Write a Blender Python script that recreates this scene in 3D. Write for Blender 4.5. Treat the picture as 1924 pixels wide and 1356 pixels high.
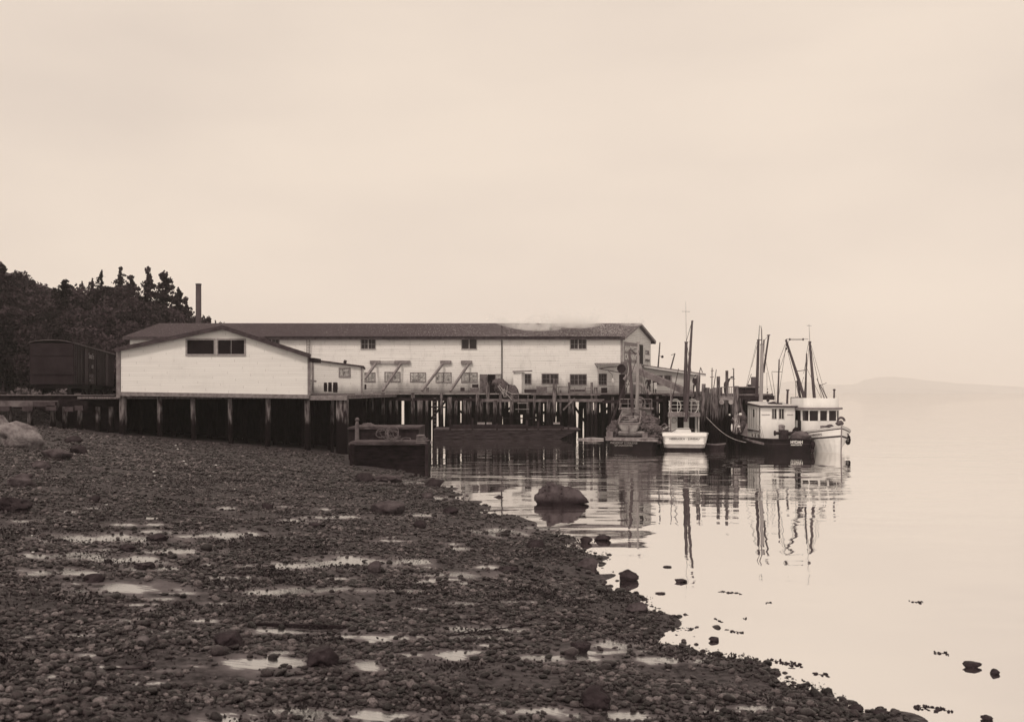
import bpy, bmesh, math, random
import numpy as np
from mathutils import Vector, Matrix, noise
R = math.radians
random.seed(7); rng = np.random.default_rng(7)
for _o in list(bpy.data.objects): bpy.data.objects.remove(_o)
S = bpy.context.scene
COL = S.collection
# ------------------------------------------------------------------ camera
H, F, HX, HY = 4.5, 2063.0, 962.0, 736.0          # eye height, focal length in px of the 1924 px photo, horizon
cam = bpy.data.cameras.new('camera'); cam_o = bpy.data.objects.new('camera', cam); COL.objects.link(cam_o)
cam_o.location = (0, 0, H); cam_o.rotation_euler = (R(90), 0, 0)
cam.sensor_width = 36; cam.lens = F / 1924 * 36; cam.shift_y = (HY - 678) / 1924
cam.clip_start = .2; cam.clip_end = 20000
cam.dof.use_dof = True; cam.dof.focus_distance = 60; cam.dof.aperture_fstop = cam.lens / 1000 / .018
S.camera = cam_o
# ------------------------------------------------------------------ world: overcast sky
TINT = (1.0, .85, .72)
SUN_EL, SUN_AZ = R(50), R(205)                    # azimuth measured from +Y clockwise: behind the camera, to its left
w = bpy.data.worlds.new('World'); S.world = w; w.use_nodes = True
nt = w.node_tree; N = nt.nodes; L_ = nt.links; N.clear()
def nd(tree, typ, **kw):
    n = tree.nodes.new(typ)
    for k, v in kw.items():
        if hasattr(n, k): setattr(n, k, v)
        else: n.inputs[k.replace('_', ' ')].default_value = v
    return n
sky = N.new('ShaderNodeTexSky'); sky.sky_type = 'NISHITA'; sky.sun_disc = False
sky.sun_elevation = SUN_EL; sky.sun_rotation = SUN_AZ
bw = N.new('ShaderNodeRGBToBW'); L_.new(sky.outputs[0], bw.inputs[0])
m1 = nd(nt, 'ShaderNodeMath', operation='MULTIPLY'); L_.new(bw.outputs[0], m1.inputs[0]); m1.inputs[1].default_value = .010
tc = N.new('ShaderNodeTexCoord'); mp = N.new('ShaderNodeMapping'); mp.inputs['Scale'].default_value = (1, 1, 3.2)
L_.new(tc.outputs['Generated'], mp.inputs[0])
cn = N.new('ShaderNodeTexNoise'); cn.inputs['Scale'].default_value = 2.2; cn.inputs['Detail'].default_value = 4; cn.inputs['Roughness'].default_value = .45
L_.new(mp.outputs[0], cn.inputs[0])
cr = N.new('ShaderNodeValToRGB'); L_.new(cn.outputs[0], cr.inputs[0])
cr.color_ramp.elements[0].position = .32; cr.color_ramp.elements[0].color = (.745, .634, .548, 1)
cr.color_ramp.elements[1].position = .62; cr.color_ramp.elements[1].color = (.868, .740, .625, 1)
ad = N.new('ShaderNodeMixRGB'); ad.blend_type = 'ADD'; ad.inputs[0].default_value = 1
L_.new(cr.outputs[0], ad.inputs[1])
cb = N.new('ShaderNodeCombineColor')
for i in range(3):
    q = nd(nt, 'ShaderNodeMath', operation='MULTIPLY'); L_.new(m1.outputs[0], q.inputs[0]); q.inputs[1].default_value = TINT[i]
    L_.new(q.outputs[0], cb.inputs[i])
L_.new(cb.outputs[0], ad.inputs[2])
bg = N.new('ShaderNodeBackground'); bg.inputs[1].default_value = .98; L_.new(ad.outputs[0], bg.inputs[0])
wo = N.new('ShaderNodeOutputWorld'); L_.new(bg.outputs[0], wo.inputs[0])
sun = bpy.data.lights.new('sun', 'SUN'); sun.energy = 1.6; sun.angle = R(10); sun.color = (1, .85, .72)
sun_o = bpy.data.objects.new('sun', sun); COL.objects.link(sun_o)
sd = Vector((math.sin(SUN_AZ) * math.cos(SUN_EL), math.cos(SUN_AZ) * math.cos(SUN_EL), math.sin(SUN_EL)))
sun_o.rotation_euler = sd.to_track_quat('Z', 'Y').to_euler()
S.view_settings.view_transform = 'Standard'; S.view_settings.look = 'None'; S.view_settings.exposure = 0; S.view_settings.gamma = 1
S.render.engine = 'CYCLES'; S.cycles.max_bounces = 12; S.cycles.volume_bounces = 8; S.cycles.diffuse_bounces = 3
S.cycles.transparent_max_bounces = 16

def X(px, Y): return (px - HX) / F * Y
def Z(py, Y): return H - (py - HY) / F * Y
def P(px, py, Y): return Vector((X(px, Y), Y, Z(py, Y)))

# ------------------------------------------------------------------ materials
def tone(v):
    t = min(1, max(0, math.log(v / .02) / math.log(.6 / .02)))
    return (v, v * (.70 + .30 * t), v * (.86 + .14 * t), 1)
MATS = {}
def base_mat(name, rough=.8, spec=.3):
    m = bpy.data.materials.new(name); m.use_nodes = True; t = m.node_tree
    b = t.nodes['Principled BSDF']; b.inputs['Roughness'].default_value = rough
    b.inputs['Specular IOR Level'].default_value = spec
    return m, t, b
def mat(name, v, var=.35, scale=3.0, rough=.85, spec=.07, stretch=(1, 1, 1), bump=.0, bscale=20, v2=None):
    """weathered surface: two tones mixed by noise"""
    if name in MATS: return MATS[name]
    m, t, b = base_mat(name, rough, spec)
    tcn = t.nodes.new('ShaderNodeTexCoord'); mpn = t.nodes.new('ShaderNodeMapping'); mpn.inputs['Scale'].default_value = stretch
    t.links.new(tcn.outputs['Object'], mpn.inputs[0])
    n = t.nodes.new('ShaderNodeTexNoise'); n.inputs['Scale'].default_value = scale; n.inputs['Detail'].default_value = 6; n.inputs['Roughness'].default_value = .65
    t.links.new(mpn.outputs[0], n.inputs[0])
    r = t.nodes.new('ShaderNodeValToRGB'); t.links.new(n.outputs[0], r.inputs[0])
    r.color_ramp.elements[0].position = .33; r.color_ramp.elements[0].color = tone(v2 if v2 else v * (1 - var))
    r.color_ramp.elements[1].position = .66; r.color_ramp.elements[1].color = tone(min(.9, v * (1 + var)))
    t.links.new(r.outputs[0], b.inputs['Base Color'])
    if bump:
        n2 = t.nodes.new('ShaderNodeTexNoise'); n2.inputs['Scale'].default_value = bscale; n2.inputs['Detail'].default_value = 4
        t.links.new(mpn.outputs[0], n2.inputs[0])
        bp = t.nodes.new('ShaderNodeBump'); bp.inputs['Strength'].default_value = bump; bp.inputs['Distance'].default_value = .05
        t.links.new(n2.outputs[0], bp.inputs['Height']); t.links.new(bp.outputs[0], b.inputs['Normal'])
    MATS[name] = m; return m
def siding(name, v, dirty=0.0, pitch=.19, zlow=4.4, grime_h=0.0, dirt=.35, line=.45):
    """painted clapboard: horizontal board joints, staggered board ends, vertical weather streaks, grime rising from the deck"""
    m, t, b = base_mat(name, .85, .1); nodes = t.nodes; lk = t.links.new
    g = nodes.new('ShaderNodeNewGeometry'); sx = nodes.new('ShaderNodeSeparateXYZ'); lk(g.outputs['Position'], sx.inputs[0])
    def M(op, a, bb=None, c=None):
        q = nodes.new('ShaderNodeMath'); q.operation = op
        for i, x in enumerate((a, bb, c)):
            if x is None: continue
            if isinstance(x, (int, float)): q.inputs[i].default_value = x
            else: lk(x, q.inputs[i])
        return q.outputs[0]
    zz = M('DIVIDE', sx.outputs[2], pitch); fr = M('FRACT', zz); row = M('FLOOR', zz)
    gap = M('LESS_THAN', fr, .15)
    xa = M('ADD', M('MULTIPLY', sx.outputs[0], 1.0), M('MULTIPLY', sx.outputs[1], .6))
    xo = M('ADD', M('DIVIDE', xa, 4.3), M('MULTIPLY', row, .377)); fx = M('FRACT', xo); seam = M('LESS_THAN', fx, .006)
    rn = nodes.new('ShaderNodeTexWhiteNoise'); rn.noise_dimensions = '2D'
    cv = nodes.new('ShaderNodeCombineXYZ'); lk(M('FLOOR', xo), cv.inputs[0]); lk(row, cv.inputs[1]); lk(cv.outputs[0], rn.inputs['Vector'])
    n = nodes.new('ShaderNodeTexNoise'); n.inputs['Scale'].default_value = .9; n.inputs['Detail'].default_value = 7; n.inputs['Roughness'].default_value = .7
    mp_ = nodes.new('ShaderNodeMapping'); mp_.inputs['Scale'].default_value = (1.6, 1.6, .5); lk(g.outputs['Position'], mp_.inputs[0]); lk(mp_.outputs[0], n.inputs[0])
    n2 = nodes.new('ShaderNodeTexNoise'); n2.inputs['Scale'].default_value = 1.0; n2.inputs['Detail'].default_value = 5
    mp2 = nodes.new('ShaderNodeMapping'); mp2.inputs['Scale'].default_value = (.35, .35, 5.5); lk(g.outputs['Position'], mp2.inputs[0]); lk(mp2.outputs[0], n2.inputs[0])
    d1 = M('MULTIPLY', M('MAXIMUM', M('SUBTRACT', n.outputs[0], .52), 0), dirt * 3.2)
    d2 = M('MULTIPLY', M('MAXIMUM', M('SUBTRACT', n2.outputs[0], .55), 0), dirt * 3)
    d3 = M('MULTIPLY', rn.outputs['Value'], .07)
    gaps = M('MULTIPLY', gap, M('ADD', line * .45, M('MULTIPLY', n2.outputs[0], line)))
    tot = M('ADD', M('ADD', d1, d2), M('ADD', d3, M('ADD', gaps, M('MULTIPLY', seam, .35))))
    if grime_h > 0:
        gr = M('MAXIMUM', M('SUBTRACT', 1.0, M('DIVIDE', M('SUBTRACT', sx.outputs[2], zlow), M('ADD', grime_h * .35, M('MULTIPLY', n.outputs[0], grime_h * 1.4)))), 0)
        tot = M('ADD', tot, M('MULTIPLY', gr, dirty))
    tot = M('MINIMUM', tot, .93)
    mx = nodes.new('ShaderNodeMixRGB'); lk(tot, mx.inputs[0]); mx.inputs[1].default_value = tone(v); mx.inputs[2].default_value = tone(.07)
    lk(mx.outputs[0], b.inputs['Base Color'])
    bp = nodes.new('ShaderNodeBump'); bp.inputs['Strength'].default_value = .5; bp.inputs['Distance'].default_value = .02
    lk(fr, bp.inputs['Height']); lk(bp.outputs[0], b.inputs['Normal'])
    MATS[name] = m; return m
M_white = siding('white_siding', .90, .75, grime_h=1.5, dirt=.24, line=.34)
M_shedw = siding('shed_siding', .88, .1, pitch=.17, zlow=4.2, grime_h=.2, dirt=.12, line=.12)
M_gable = siding('gable_siding', .66, .8, grime_h=3.2, dirt=.3)
M_trim = mat('weathered_trim', .22, .3, 4)
M_trimw = mat('white_trim', .62, .12, 5)
M_wood = mat('weathered_timber', .15, .45, 1.6, stretch=(1, 1, 1), bump=.3)
M_woodlt = mat('pale_timber', .26, .4, 2.2, bump=.3)
M_wooddk = mat('dark_timber', .026, .5, 1.4, bump=.4)
M_glass = mat('dark_glass', .022, .3, 1, rough=.15, spec=.25)
M_glassl = mat('painted_reflection_glass', .34, .95, 2.6, rough=.15, spec=.6)  # blotchy pale colour imitates reflections in the panes
M_black = mat('black_paint_and_openings', .012, .3, 2, rough=.6, spec=.08)  # black paint, also stands for the dark inside doorways and openings
M_hullblk = mat('black_hull_paint', .011, .5, 1.2, rough=.6, spec=.12, bump=.1)
M_hullw = mat('white_hull_paint', .82, .07, 1.1, rough=.45, spec=.4, stretch=(1, 1, 2.5))
M_cabw = mat('white_cabin_paint', .84, .06, 1.3, rough=.5, spec=.35, stretch=(1, 1, .5))
M_grey = mat('grey_paint', .22, .3, 2)
M_mastl = mat('pale_mast', .30, .25, 2, stretch=(1, 1, .3))
M_mastd = mat('dark_mast', .085, .3, 2, stretch=(1, 1, .3))
M_rope = mat('rope', .33, .3, 8)
M_wire = mat('wire', .05, .2, 5)
M_net = mat('fish_net', .10, .6, 7, rough=.95, bump=1.0, bscale=14)
M_iron = mat('rusted_iron', .04, .5, 4, rough=.6, bump=.2)
M_rubber = mat('rubber', .02, .3, 4, rough=.7)
M_tarp = mat('canvas', .12, .4, 2, rough=.9, bump=.3, bscale=5)
M_cloth = mat('work_cloth', .03, .3, 6, rough=.95)
M_skin = mat('skin', .35, .1, 6, rough=.6)
M_lettw = mat('white_lettering', .72, .1, 6)
M_lettd = mat('dark_lettering', .04, .2, 6)
M_lettg = mat('grey_lettering', .20, .25, 6)
# roof felt with pale streaks running down the slope
def roof_mat(name, v, vs, amt):
    m, t, b = base_mat(name, .9, .06); nn = t.nodes; lk = t.links.new
    g = nn.new('ShaderNodeNewGeometry')
    def nz(sc, scl, det=6):
        q = nn.new('ShaderNodeMapping'); q.inputs['Scale'].default_value = scl; lk(g.outputs['Position'], q.inputs[0])
        n = nn.new('ShaderNodeTexNoise'); n.inputs['Scale'].default_value = sc; n.inputs['Detail'].default_value = det; n.inputs['Roughness'].default_value = .75; lk(q.outputs[0], n.inputs[0]); return n.outputs[0]
    a = nz(4.5, (2.2, .5, 2), 8); c = nz(.12, (1, 1, 1), 3)
    sx = nn.new('ShaderNodeSeparateXYZ'); lk(g.outputs['Position'], sx.inputs[0]); xr = nn.new('ShaderNodeMapRange'); lk(sx.outputs[0], xr.inputs[0]); xr.inputs[1].default_value = -22; xr.inputs[2].default_value = 4; xr.inputs[3].default_value = -.07; xr.inputs[4].default_value = .03
    s = nn.new('ShaderNodeMath'); s.operation = 'MULTIPLY_ADD'; lk(c, s.inputs[0]); s.inputs[1].default_value = .12; lk(a, s.inputs[2]); s2_ = nn.new('ShaderNodeMath'); s2_.operation = 'ADD'; lk(s.outputs[0], s2_.inputs[0]); lk(xr.outputs[0], s2_.inputs[1])
    r = nn.new('ShaderNodeValToRGB'); lk(s2_.outputs[0], r.inputs[0])
    r.color_ramp.elements[0].position = .50; r.color_ramp.elements[0].color = tone(v)
    e = r.color_ramp.elements.new(.60); e.color = tone(v * 1.6)
    r.color_ramp.elements[-1].position = .70; r.color_ramp.elements[-1].color = tone(vs)
    lk(r.outputs[0], b.inputs['Base Color']); MATS[name] = m; return m
M_roof = roof_mat('felt_roof', .062, .42, .25)
M_roof2 = roof_mat('shed_roof_felt', .05, .15, .1)
# piles: wet weedy foot, darkened further as painted shade below deck, paler dry head
def pile_mat():
    m, t, b = base_mat('pile_wood', .9, .05); nn = t.nodes; lk = t.links.new
    g = nn.new('ShaderNodeNewGeometry'); sx = nn.new('ShaderNodeSeparateXYZ'); lk(g.outputs['Position'], sx.inputs[0])
    q = nn.new('ShaderNodeMapping'); q.inputs['Scale'].default_value = (5, 5, 1.1); lk(g.outputs['Position'], q.inputs[0])
    n = nn.new('ShaderNodeTexNoise'); n.inputs['Scale'].default_value = 1.3; n.inputs['Detail'].default_value = 6; lk(q.outputs[0], n.inputs[0])
    r = nn.new('ShaderNodeValToRGB'); lk(n.outputs[0], r.inputs[0])
    r.color_ramp.elements[0].position = .35; r.color_ramp.elements[0].color = tone(.03); r.color_ramp.elements[1].position = .68; r.color_ramp.elements[1].color = tone(.24)
    s = nn.new('ShaderNodeMath'); s.operation = 'MULTIPLY_ADD'; lk(n.outputs[0], s.inputs[0]); s.inputs[1].default_value = 1.4; lk(sx.outputs[2], s.inputs[2])
    mr = nn.new('ShaderNodeMapRange'); lk(s.outputs[0], mr.inputs[0]); mr.inputs[1].default_value = 2.9; mr.inputs[2].default_value = 3.7
    mx = nn.new('ShaderNodeMixRGB'); lk(mr.outputs[0], mx.inputs[0]); mx.inputs[1].default_value = tone(.010); lk(r.outputs[0], mx.inputs[2])
    lk(mx.outputs[0], b.inputs['Base Color'])
    bp = nn.new('ShaderNodeBump'); bp.inputs['Strength'].default_value = .4; bp.inputs['Distance'].default_value = .05; lk(n.outputs[0], bp.inputs['Height']); lk(bp.outputs[0], b.inputs['Normal'])
    MATS['pile_wood'] = m; return m
M_pile = pile_mat(); M_pilein = mat('underdeck_shade_tone', .012, .6, 1.5, rough=.95, spec=.02, stretch=(4, 4, 1))  # near-black tone carries the shade under the deck for inner piles and panels

# ------------------------------------------------------------------ object helpers
def tag(o, label=None, cat=None, group=None, kind=None):
    if label: o['label'] = label
    if cat: o['category'] = cat
    if group: o['group'] = group
    if kind: o['kind'] = kind
    return o
def thing(name, label, cat, loc=(0, 0, 0), rz=0, group=None, rx=0):
    o = bpy.data.objects.new(name, None); COL.objects.link(o); o.empty_display_size = .5
    o.location = loc; o.rotation_euler = (rx, 0, rz)
    return tag(o, label, cat, group)
def wmat(o):
    m = Matrix.LocRotScale(o.location, o.rotation_euler, o.scale)
    return wmat(o.parent) @ m if o.parent else m
class MB:
    def __init__(s): s.v = []; s.f = []; s.m = []
    def add(s, vs, fs, mi=0):
        n = len(s.v); s.v += [Vector(p) for p in vs]; s.f += [tuple(i + n for i in f) for f in fs]; s.m += [mi] * len(fs); return s
    def hexa(s, b, t, mi=0):
        k = len(b); return s.add(list(b) + list(t), [tuple(reversed(range(k))), tuple(range(k, 2 * k))] + [(i, (i + 1) % k, (i + 1) % k + k, i + k) for i in range(k)], mi)
    def box(s, x0, x1, y0, y1, z0, z1, mi=0):
        return s.hexa([(x0, y0, z0), (x1, y0, z0), (x1, y1, z0), (x0, y1, z0)], [(x0, y0, z1), (x1, y0, z1), (x1, y1, z1), (x0, y1, z1)], mi)
    def bar(s, a, b, w, h, mi=0, up=(0, 0, 1)):
        a, b = Vector(a), Vector(b); d = (b - a).normalized(); u = Vector(up)
        if abs(d.dot(u)) > .95: u = Vector((0, 1, 0))
        r = d.cross(u).normalized(); u = r.cross(d).normalized(); r *= w / 2; u *= h / 2
        return s.hexa([a - r - u, a + r - u, a + r + u, a - r + u], [b - r - u, b + r - u, b + r + u, b - r + u], mi)
    def tube(s, pts, rad, n=7, mi=0, cap=True):
        pts = [Vector(p) for p in pts]; k = len(pts)
        if not hasattr(rad, '__len__'): rad = [rad] * k
        elif len(rad) != k: rad = [rad[0] + (rad[-1] - rad[0]) * i / (k - 1) for i in range(k)]
        vs = []
        for i, p in enumerate(pts):
            d = (pts[min(i + 1, k - 1)] - pts[max(i - 1, 0)]).normalized()
            a = Vector((0, 0, 1)) if abs(d.z) < .9 else Vector((0, 1, 0))
            e1 = d.cross(a).normalized(); e2 = d.cross(e1).normalized()
            vs += [p + (e1 * math.cos(2 * math.pi * j / n) + e2 * math.sin(2 * math.pi * j / n)) * rad[i] for j in range(n)]
        fs = [(i * n + j, i * n + (j + 1) % n, (i + 1) * n + (j + 1) % n, (i + 1) * n + j) for i in range(k - 1) for j in range(n)]
        if cap: fs += [tuple(reversed(range(n))), tuple((k - 1) * n + j for j in range(n))]
        return s.add(vs, fs, mi)
    def torus(s, c, r, r2, axis='z', n=20, m=8, mi=0, arc=1.0, sq=1):
        pts = []
        for i in range(n + 1):
            a = 2 * math.pi * i / n * arc; x, y = r * math.cos(a), r * math.sin(a) * sq
            pts.append(Vector(c) + Vector({'z': (x, y, 0), 'y': (x, 0, y), 'x': (0, x, y)}[axis]))
        return s.tube(pts, r2, m, mi, arc < 1)
    def blob(s, c, r, sub=2, amp=.2, fq=1.5, seed=0, mi=0, flat=0):
        bm = bmesh.new(); bmesh.ops.create_icosphere(bm, subdivisions=sub, radius=1)
        r = Vector(r) if hasattr(r, '__len__') else Vector((r, r, r)); vs = []
        for v in bm.verts:
            k = 1 + amp * noise.noise(v.co * fq + Vector((seed * 7.3, seed * 1.7, 3))) * 2 + amp * .5 * noise.noise(v.co * fq * 2.7 + Vector((seed, 5, 1)))
            p = v.co * k; vs.append(Vector(c) + Vector((p.x * r.x, p.y * r.y, max(p.z, -flat if flat else -9) * r.z)))
        fs = [tuple(v.index for v in f.verts) for f in bm.faces]; bm.free()
        return s.add(vs, fs, mi)
    def build(s, name, mats, parent=None, world=False, smooth=False, recalc=True):
        me = bpy.data.meshes.new(name)
        vs = s.v
        if parent is not None and world:
            iv = wmat(parent).inverted(); vs = [iv @ v for v in vs]
        me.from_pydata([tuple(v) for v in vs], [], s.f)
        if not isinstance(mats, (list, tuple)): mats = [mats]
        for q in mats: me.materials.append(q)
        if len(mats) > 1: me.polygons.foreach_set('material_index', s.m)
        if smooth: me.polygons.foreach_set('use_smooth', [True] * len(s.f))
        if recalc:
            bm = bmesh.new(); bm.from_mesh(me); bmesh.ops.recalc_face_normals(bm, faces=bm.faces); bm.to_mesh(me); bm.free()
        o = bpy.data.objects.new(name, me); COL.objects.link(o)
        if parent is not None: o.parent = parent
        elif vs:                                   # top-level mesh: put its origin at its base
            xs = [v.x for v in vs]; ys = [v.y for v in vs]; zs = [v.z for v in vs]
            c = Vector(((min(xs) + max(xs)) / 2, (min(ys) + max(ys)) / 2, min(zs))); me.transform(Matrix.Translation(-c)); o.location = c
        return o
def text(s, width, height, m, parent, mtx, name='lettering', thick=.01, bold=0.0):
    cu = bpy.data.curves.new('t', 'FONT'); cu.body = s; cu.size = 1; cu.align_x = 'CENTER'; cu.align_y = 'CENTER'; cu.extrude = .01; cu.offset = bold; cu.space_line = .85
    o = bpy.data.objects.new('t', cu); COL.objects.link(o); bpy.context.view_layer.update()
    dg = bpy.context.evaluated_depsgraph_get(); me = bpy.data.meshes.new_from_object(o.evaluated_get(dg))
    bpy.data.objects.remove(o); bpy.data.curves.remove(cu)
    n = len(me.vertices); co = np.empty(n * 3); me.vertices.foreach_get('co', co); co = co.reshape(-1, 3)
    lo, hi = co.min(0), co.max(0); co = (co - (lo + hi) / 2) / np.maximum(hi - lo, 1e-6) * np.array([width, height, thick])
    me.vertices.foreach_set('co', co.ravel()); me.transform(mtx); me.materials.clear(); me.materials.append(m); me.name = name
    r = bpy.data.objects.new(name, me); COL.objects.link(r); r.parent = parent; return r
def frame_mtx(c, xdir, up=(0, 0, 1)):
    x = Vector(xdir).normalized(); z = Vector(up); n = x.cross(z).normalized(); z = n.cross(x).normalized()
    m = Matrix((x, z, n)).transposed().to_4x4(); m.translation = Vector(c); return m

def window(parent, o, xd, w, h, cols=2, rows=2, glass=None, fr=None, split=True, fw=.09, d=.05):
    """o = lower left corner on the wall (world), xd = unit direction along the wall; outward normal = xd x up"""
    o = Vector(o); xd = Vector(xd).normalized(); up = Vector((0, 0, 1)); nrm = xd.cross(up).normalized()
    def q(a, b, c): return o + xd * a + up * b + nrm * c
    def bx(mb, a0, a1, b0, b1, c0, c1): mb.hexa([q(a0, b0, c0), q(a1, b0, c0), q(a1, b0, c1), q(a0, b0, c1)], [q(a0, b1, c0), q(a1, b1, c0), q(a1, b1, c1), q(a0, b1, c1)])
    g = MB(); bx(g, 0, w, 0, h, .004, .02); win = g.build('window', glass or M_glass, parent, True)
    f = MB()
    bx(f, -fw, w + fw, -fw, 0, .003, d + .03); bx(f, -fw, w + fw, h, h + fw, .003, d); bx(f, -fw, 0, 0, h, .003, d); bx(f, w, w + fw, 0, h, .003, d)
    sashes = 2 if split else 1
    if split: bx(f, w / 2 - .05, w / 2 + .05, 0, h, .022, d - .004)
    for s_ in range(sashes):
        a0 = s_ * w / sashes; sw = w / sashes
        for c in range(1, cols): bx(f, a0 + sw * c / cols - .014, a0 + sw * c / cols + .014, 0, h, .022, .034)
    for r_ in range(1, rows): bx(f, 0, w, h * r_ / rows - .014, h * r_ / rows + .014, .022, .037)
    fo = f.build('frame', fr or M_trim, parent, True)
    fo.parent = win
    return win

# ------------------------------------------------------------------ ground
_SH = [(0, 8.2), (10, 7.0), (15, 5.3), (19, 3.6), (22, 3.0), (25.6, 2.35), (32, 2.1), (37.6, .9), (42, -.9), (48, -2.3), (59, -5.2), (70, -8.6), (80, -11.5), (95, -16.5), (112, -23), (140, -36), (200, -54), (300, -79), (600, -155)]
_SY = np.array([a for a, b in _SH]); _SX = np.array([b for a, b in _SH])
def sstep(x, a, b):
    t = np.clip((x - a) / (b - a), 0, 1); return t * t * (3 - 2 * t)
def ground_np(x, y):
    d = np.interp(y, _SY, _SX) - x
    d = d + .22 * np.sin(y * .9 + x * .2) * np.clip(1 - np.abs(d) / 6, 0, 1) + .25 * np.sin(y * 2.1 + 1)
    z = np.where(d < 0, .16 * d, .088 * np.minimum(d, 24) + .03 * np.clip(d - 24, 0, 60))
    z = z + .035 * np.sin(x * 1.7 + y * .6) * np.sin(y * 1.1 - x * .5) + .022 * np.sin(x * 4.1 - y * 2.2)
    bank = sstep(-x, 31.5 + .25 * (y - 78), 34.5 + .25 * (y - 78)) * sstep(y, 79, 82.5)
    z = z * (1 - bank) + 4.0 * bank
    e = -.235 * y - x
    z = z + np.clip(e * .26, 0, 18) * sstep(y, 112, 150) + np.clip((-x - 52) * .2, 0, 14) * sstep(y, 92, 125)
    z = np.maximum(z, -2.5)
    behind = sstep(-y, -9, 4) * 1.4 * (d > 0) * np.clip(d / 6, 0, 1)
    return z + behind
def gz(x, y): return float(ground_np(np.array([x], float), np.array([y], float))[0])
def hit(px, py, water=False):
    for Y in np.arange(6, 320, .05):
        z = Z(py, Y); x = X(px, Y)
        if z <= max(gz(x, Y), 0 if water else -9): return Vector((x, Y, z))
    return P(px, py, 100)
# shallow run-off and wet sand lying between the cobbles: ellipses (px, py, rx, ry) seen on the photo, put down on the beach
WET = [(200, 1012, 150, 11), (130, 1045, 110, 9), (250, 1052, 90, 10), (110, 1075, 90, 8), (290, 1068, 60, 6), (230, 1105, 110, 12), (330, 1035, 90, 8), (420, 1005, 90, 9),
       (560, 1062, 80, 9), (650, 1055, 120, 12), (760, 1056, 70, 8), (520, 1112, 70, 9), (600, 1106, 90, 6), (500, 1184, 45, 8), (560, 1186, 110, 6), (730, 1198, 80, 7), (640, 1196, 40, 5),
       (500, 1245, 90, 18), (690, 1250, 35, 12), (840, 1232, 45, 11), (870, 1095, 30, 5), (860, 1080, 80, 6), (240, 1166, 40, 5), (560, 978, 60, 3), (640, 972, 60, 4), (790, 968, 40, 4), (1150, 1212, 60, 10), (1060, 1236, 110, 8), (1260, 1240, 90, 8),
       (570, 1340, 90, 14), (700, 1345, 110, 12), (420, 1352, 60, 8), (1010, 1336, 80, 10), (1150, 1345, 120, 10), (300, 1000, 60, 5), (1420, 1330, 60, 6), (900, 1182, 90, 7), (450, 1085, 70, 4), (940, 1000, 70, 9), (1040, 990, 60, 6), (780, 905, 60, 4), (830, 935, 30, 4), (880, 1225, 60, 6), (1110, 1225, 90, 6), (760, 1110, 90, 4), (20, 735, 60, 2)]
_rr = random.Random(5)
for _ in range(95): _y = _rr.uniform(950, 1345); WET.append((_rr.uniform(0, 700 + (_y - 900) * 1.6), _y, _rr.uniform(12, 60) * (_y / 1250), _rr.uniform(1.5, 4.5) * (_y / 1250)))
def wet_np(x, y, z):
    px = HX + F * x / y; py = HY - F * (z - H) / y
    m = np.zeros_like(x)
    wob = .55 * np.sin(px * .045 + y * 3) + .35 * np.sin(px * .11 + 2 * np.sin(y * 5)) + .3 * np.sin(py * .5 + px * .02)
    for (cx, cy, rx, ry) in WET:
        q = np.sqrt(((px - cx) / rx) ** 2 + ((py - cy) / ry) ** 2)
        m = np.maximum(m, 1.38 + .34 * wob - q)
    return np.clip(m, 0, 1)
def grid_mesh(name, xs, ys, mats):
    nx, ny = xs.shape; z = ground_np(xs.ravel(), ys.ravel())
    co = np.stack([xs.ravel(), ys.ravel(), z], 1); i = np.arange(nx * ny).reshape(nx, ny)
    f = np.stack([i[:-1, :-1], i[:-1, 1:], i[1:, 1:], i[1:, :-1]], -1).reshape(-1, 4)
    me = bpy.data.meshes.new(name); me.vertices.add(len(co)); me.vertices.foreach_set('co', co.ravel())
    me.loops.add(f.size); me.loops.foreach_set('vertex_index', f.ravel().astype(np.int32)); me.polygons.add(len(f))
    me.polygons.foreach_set('loop_start', np.arange(0, f.size, 4, dtype=np.int32)); me.update(calc_edges=True)
    me.polygons.foreach_set('use_smooth', np.ones(len(f), bool))
    if me.polygons[0].normal.z < 0: me.flip_normals()
    for m in mats: me.materials.append(m)
    o = bpy.data.objects.new(name, me); COL.objects.link(o); return o, co
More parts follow.
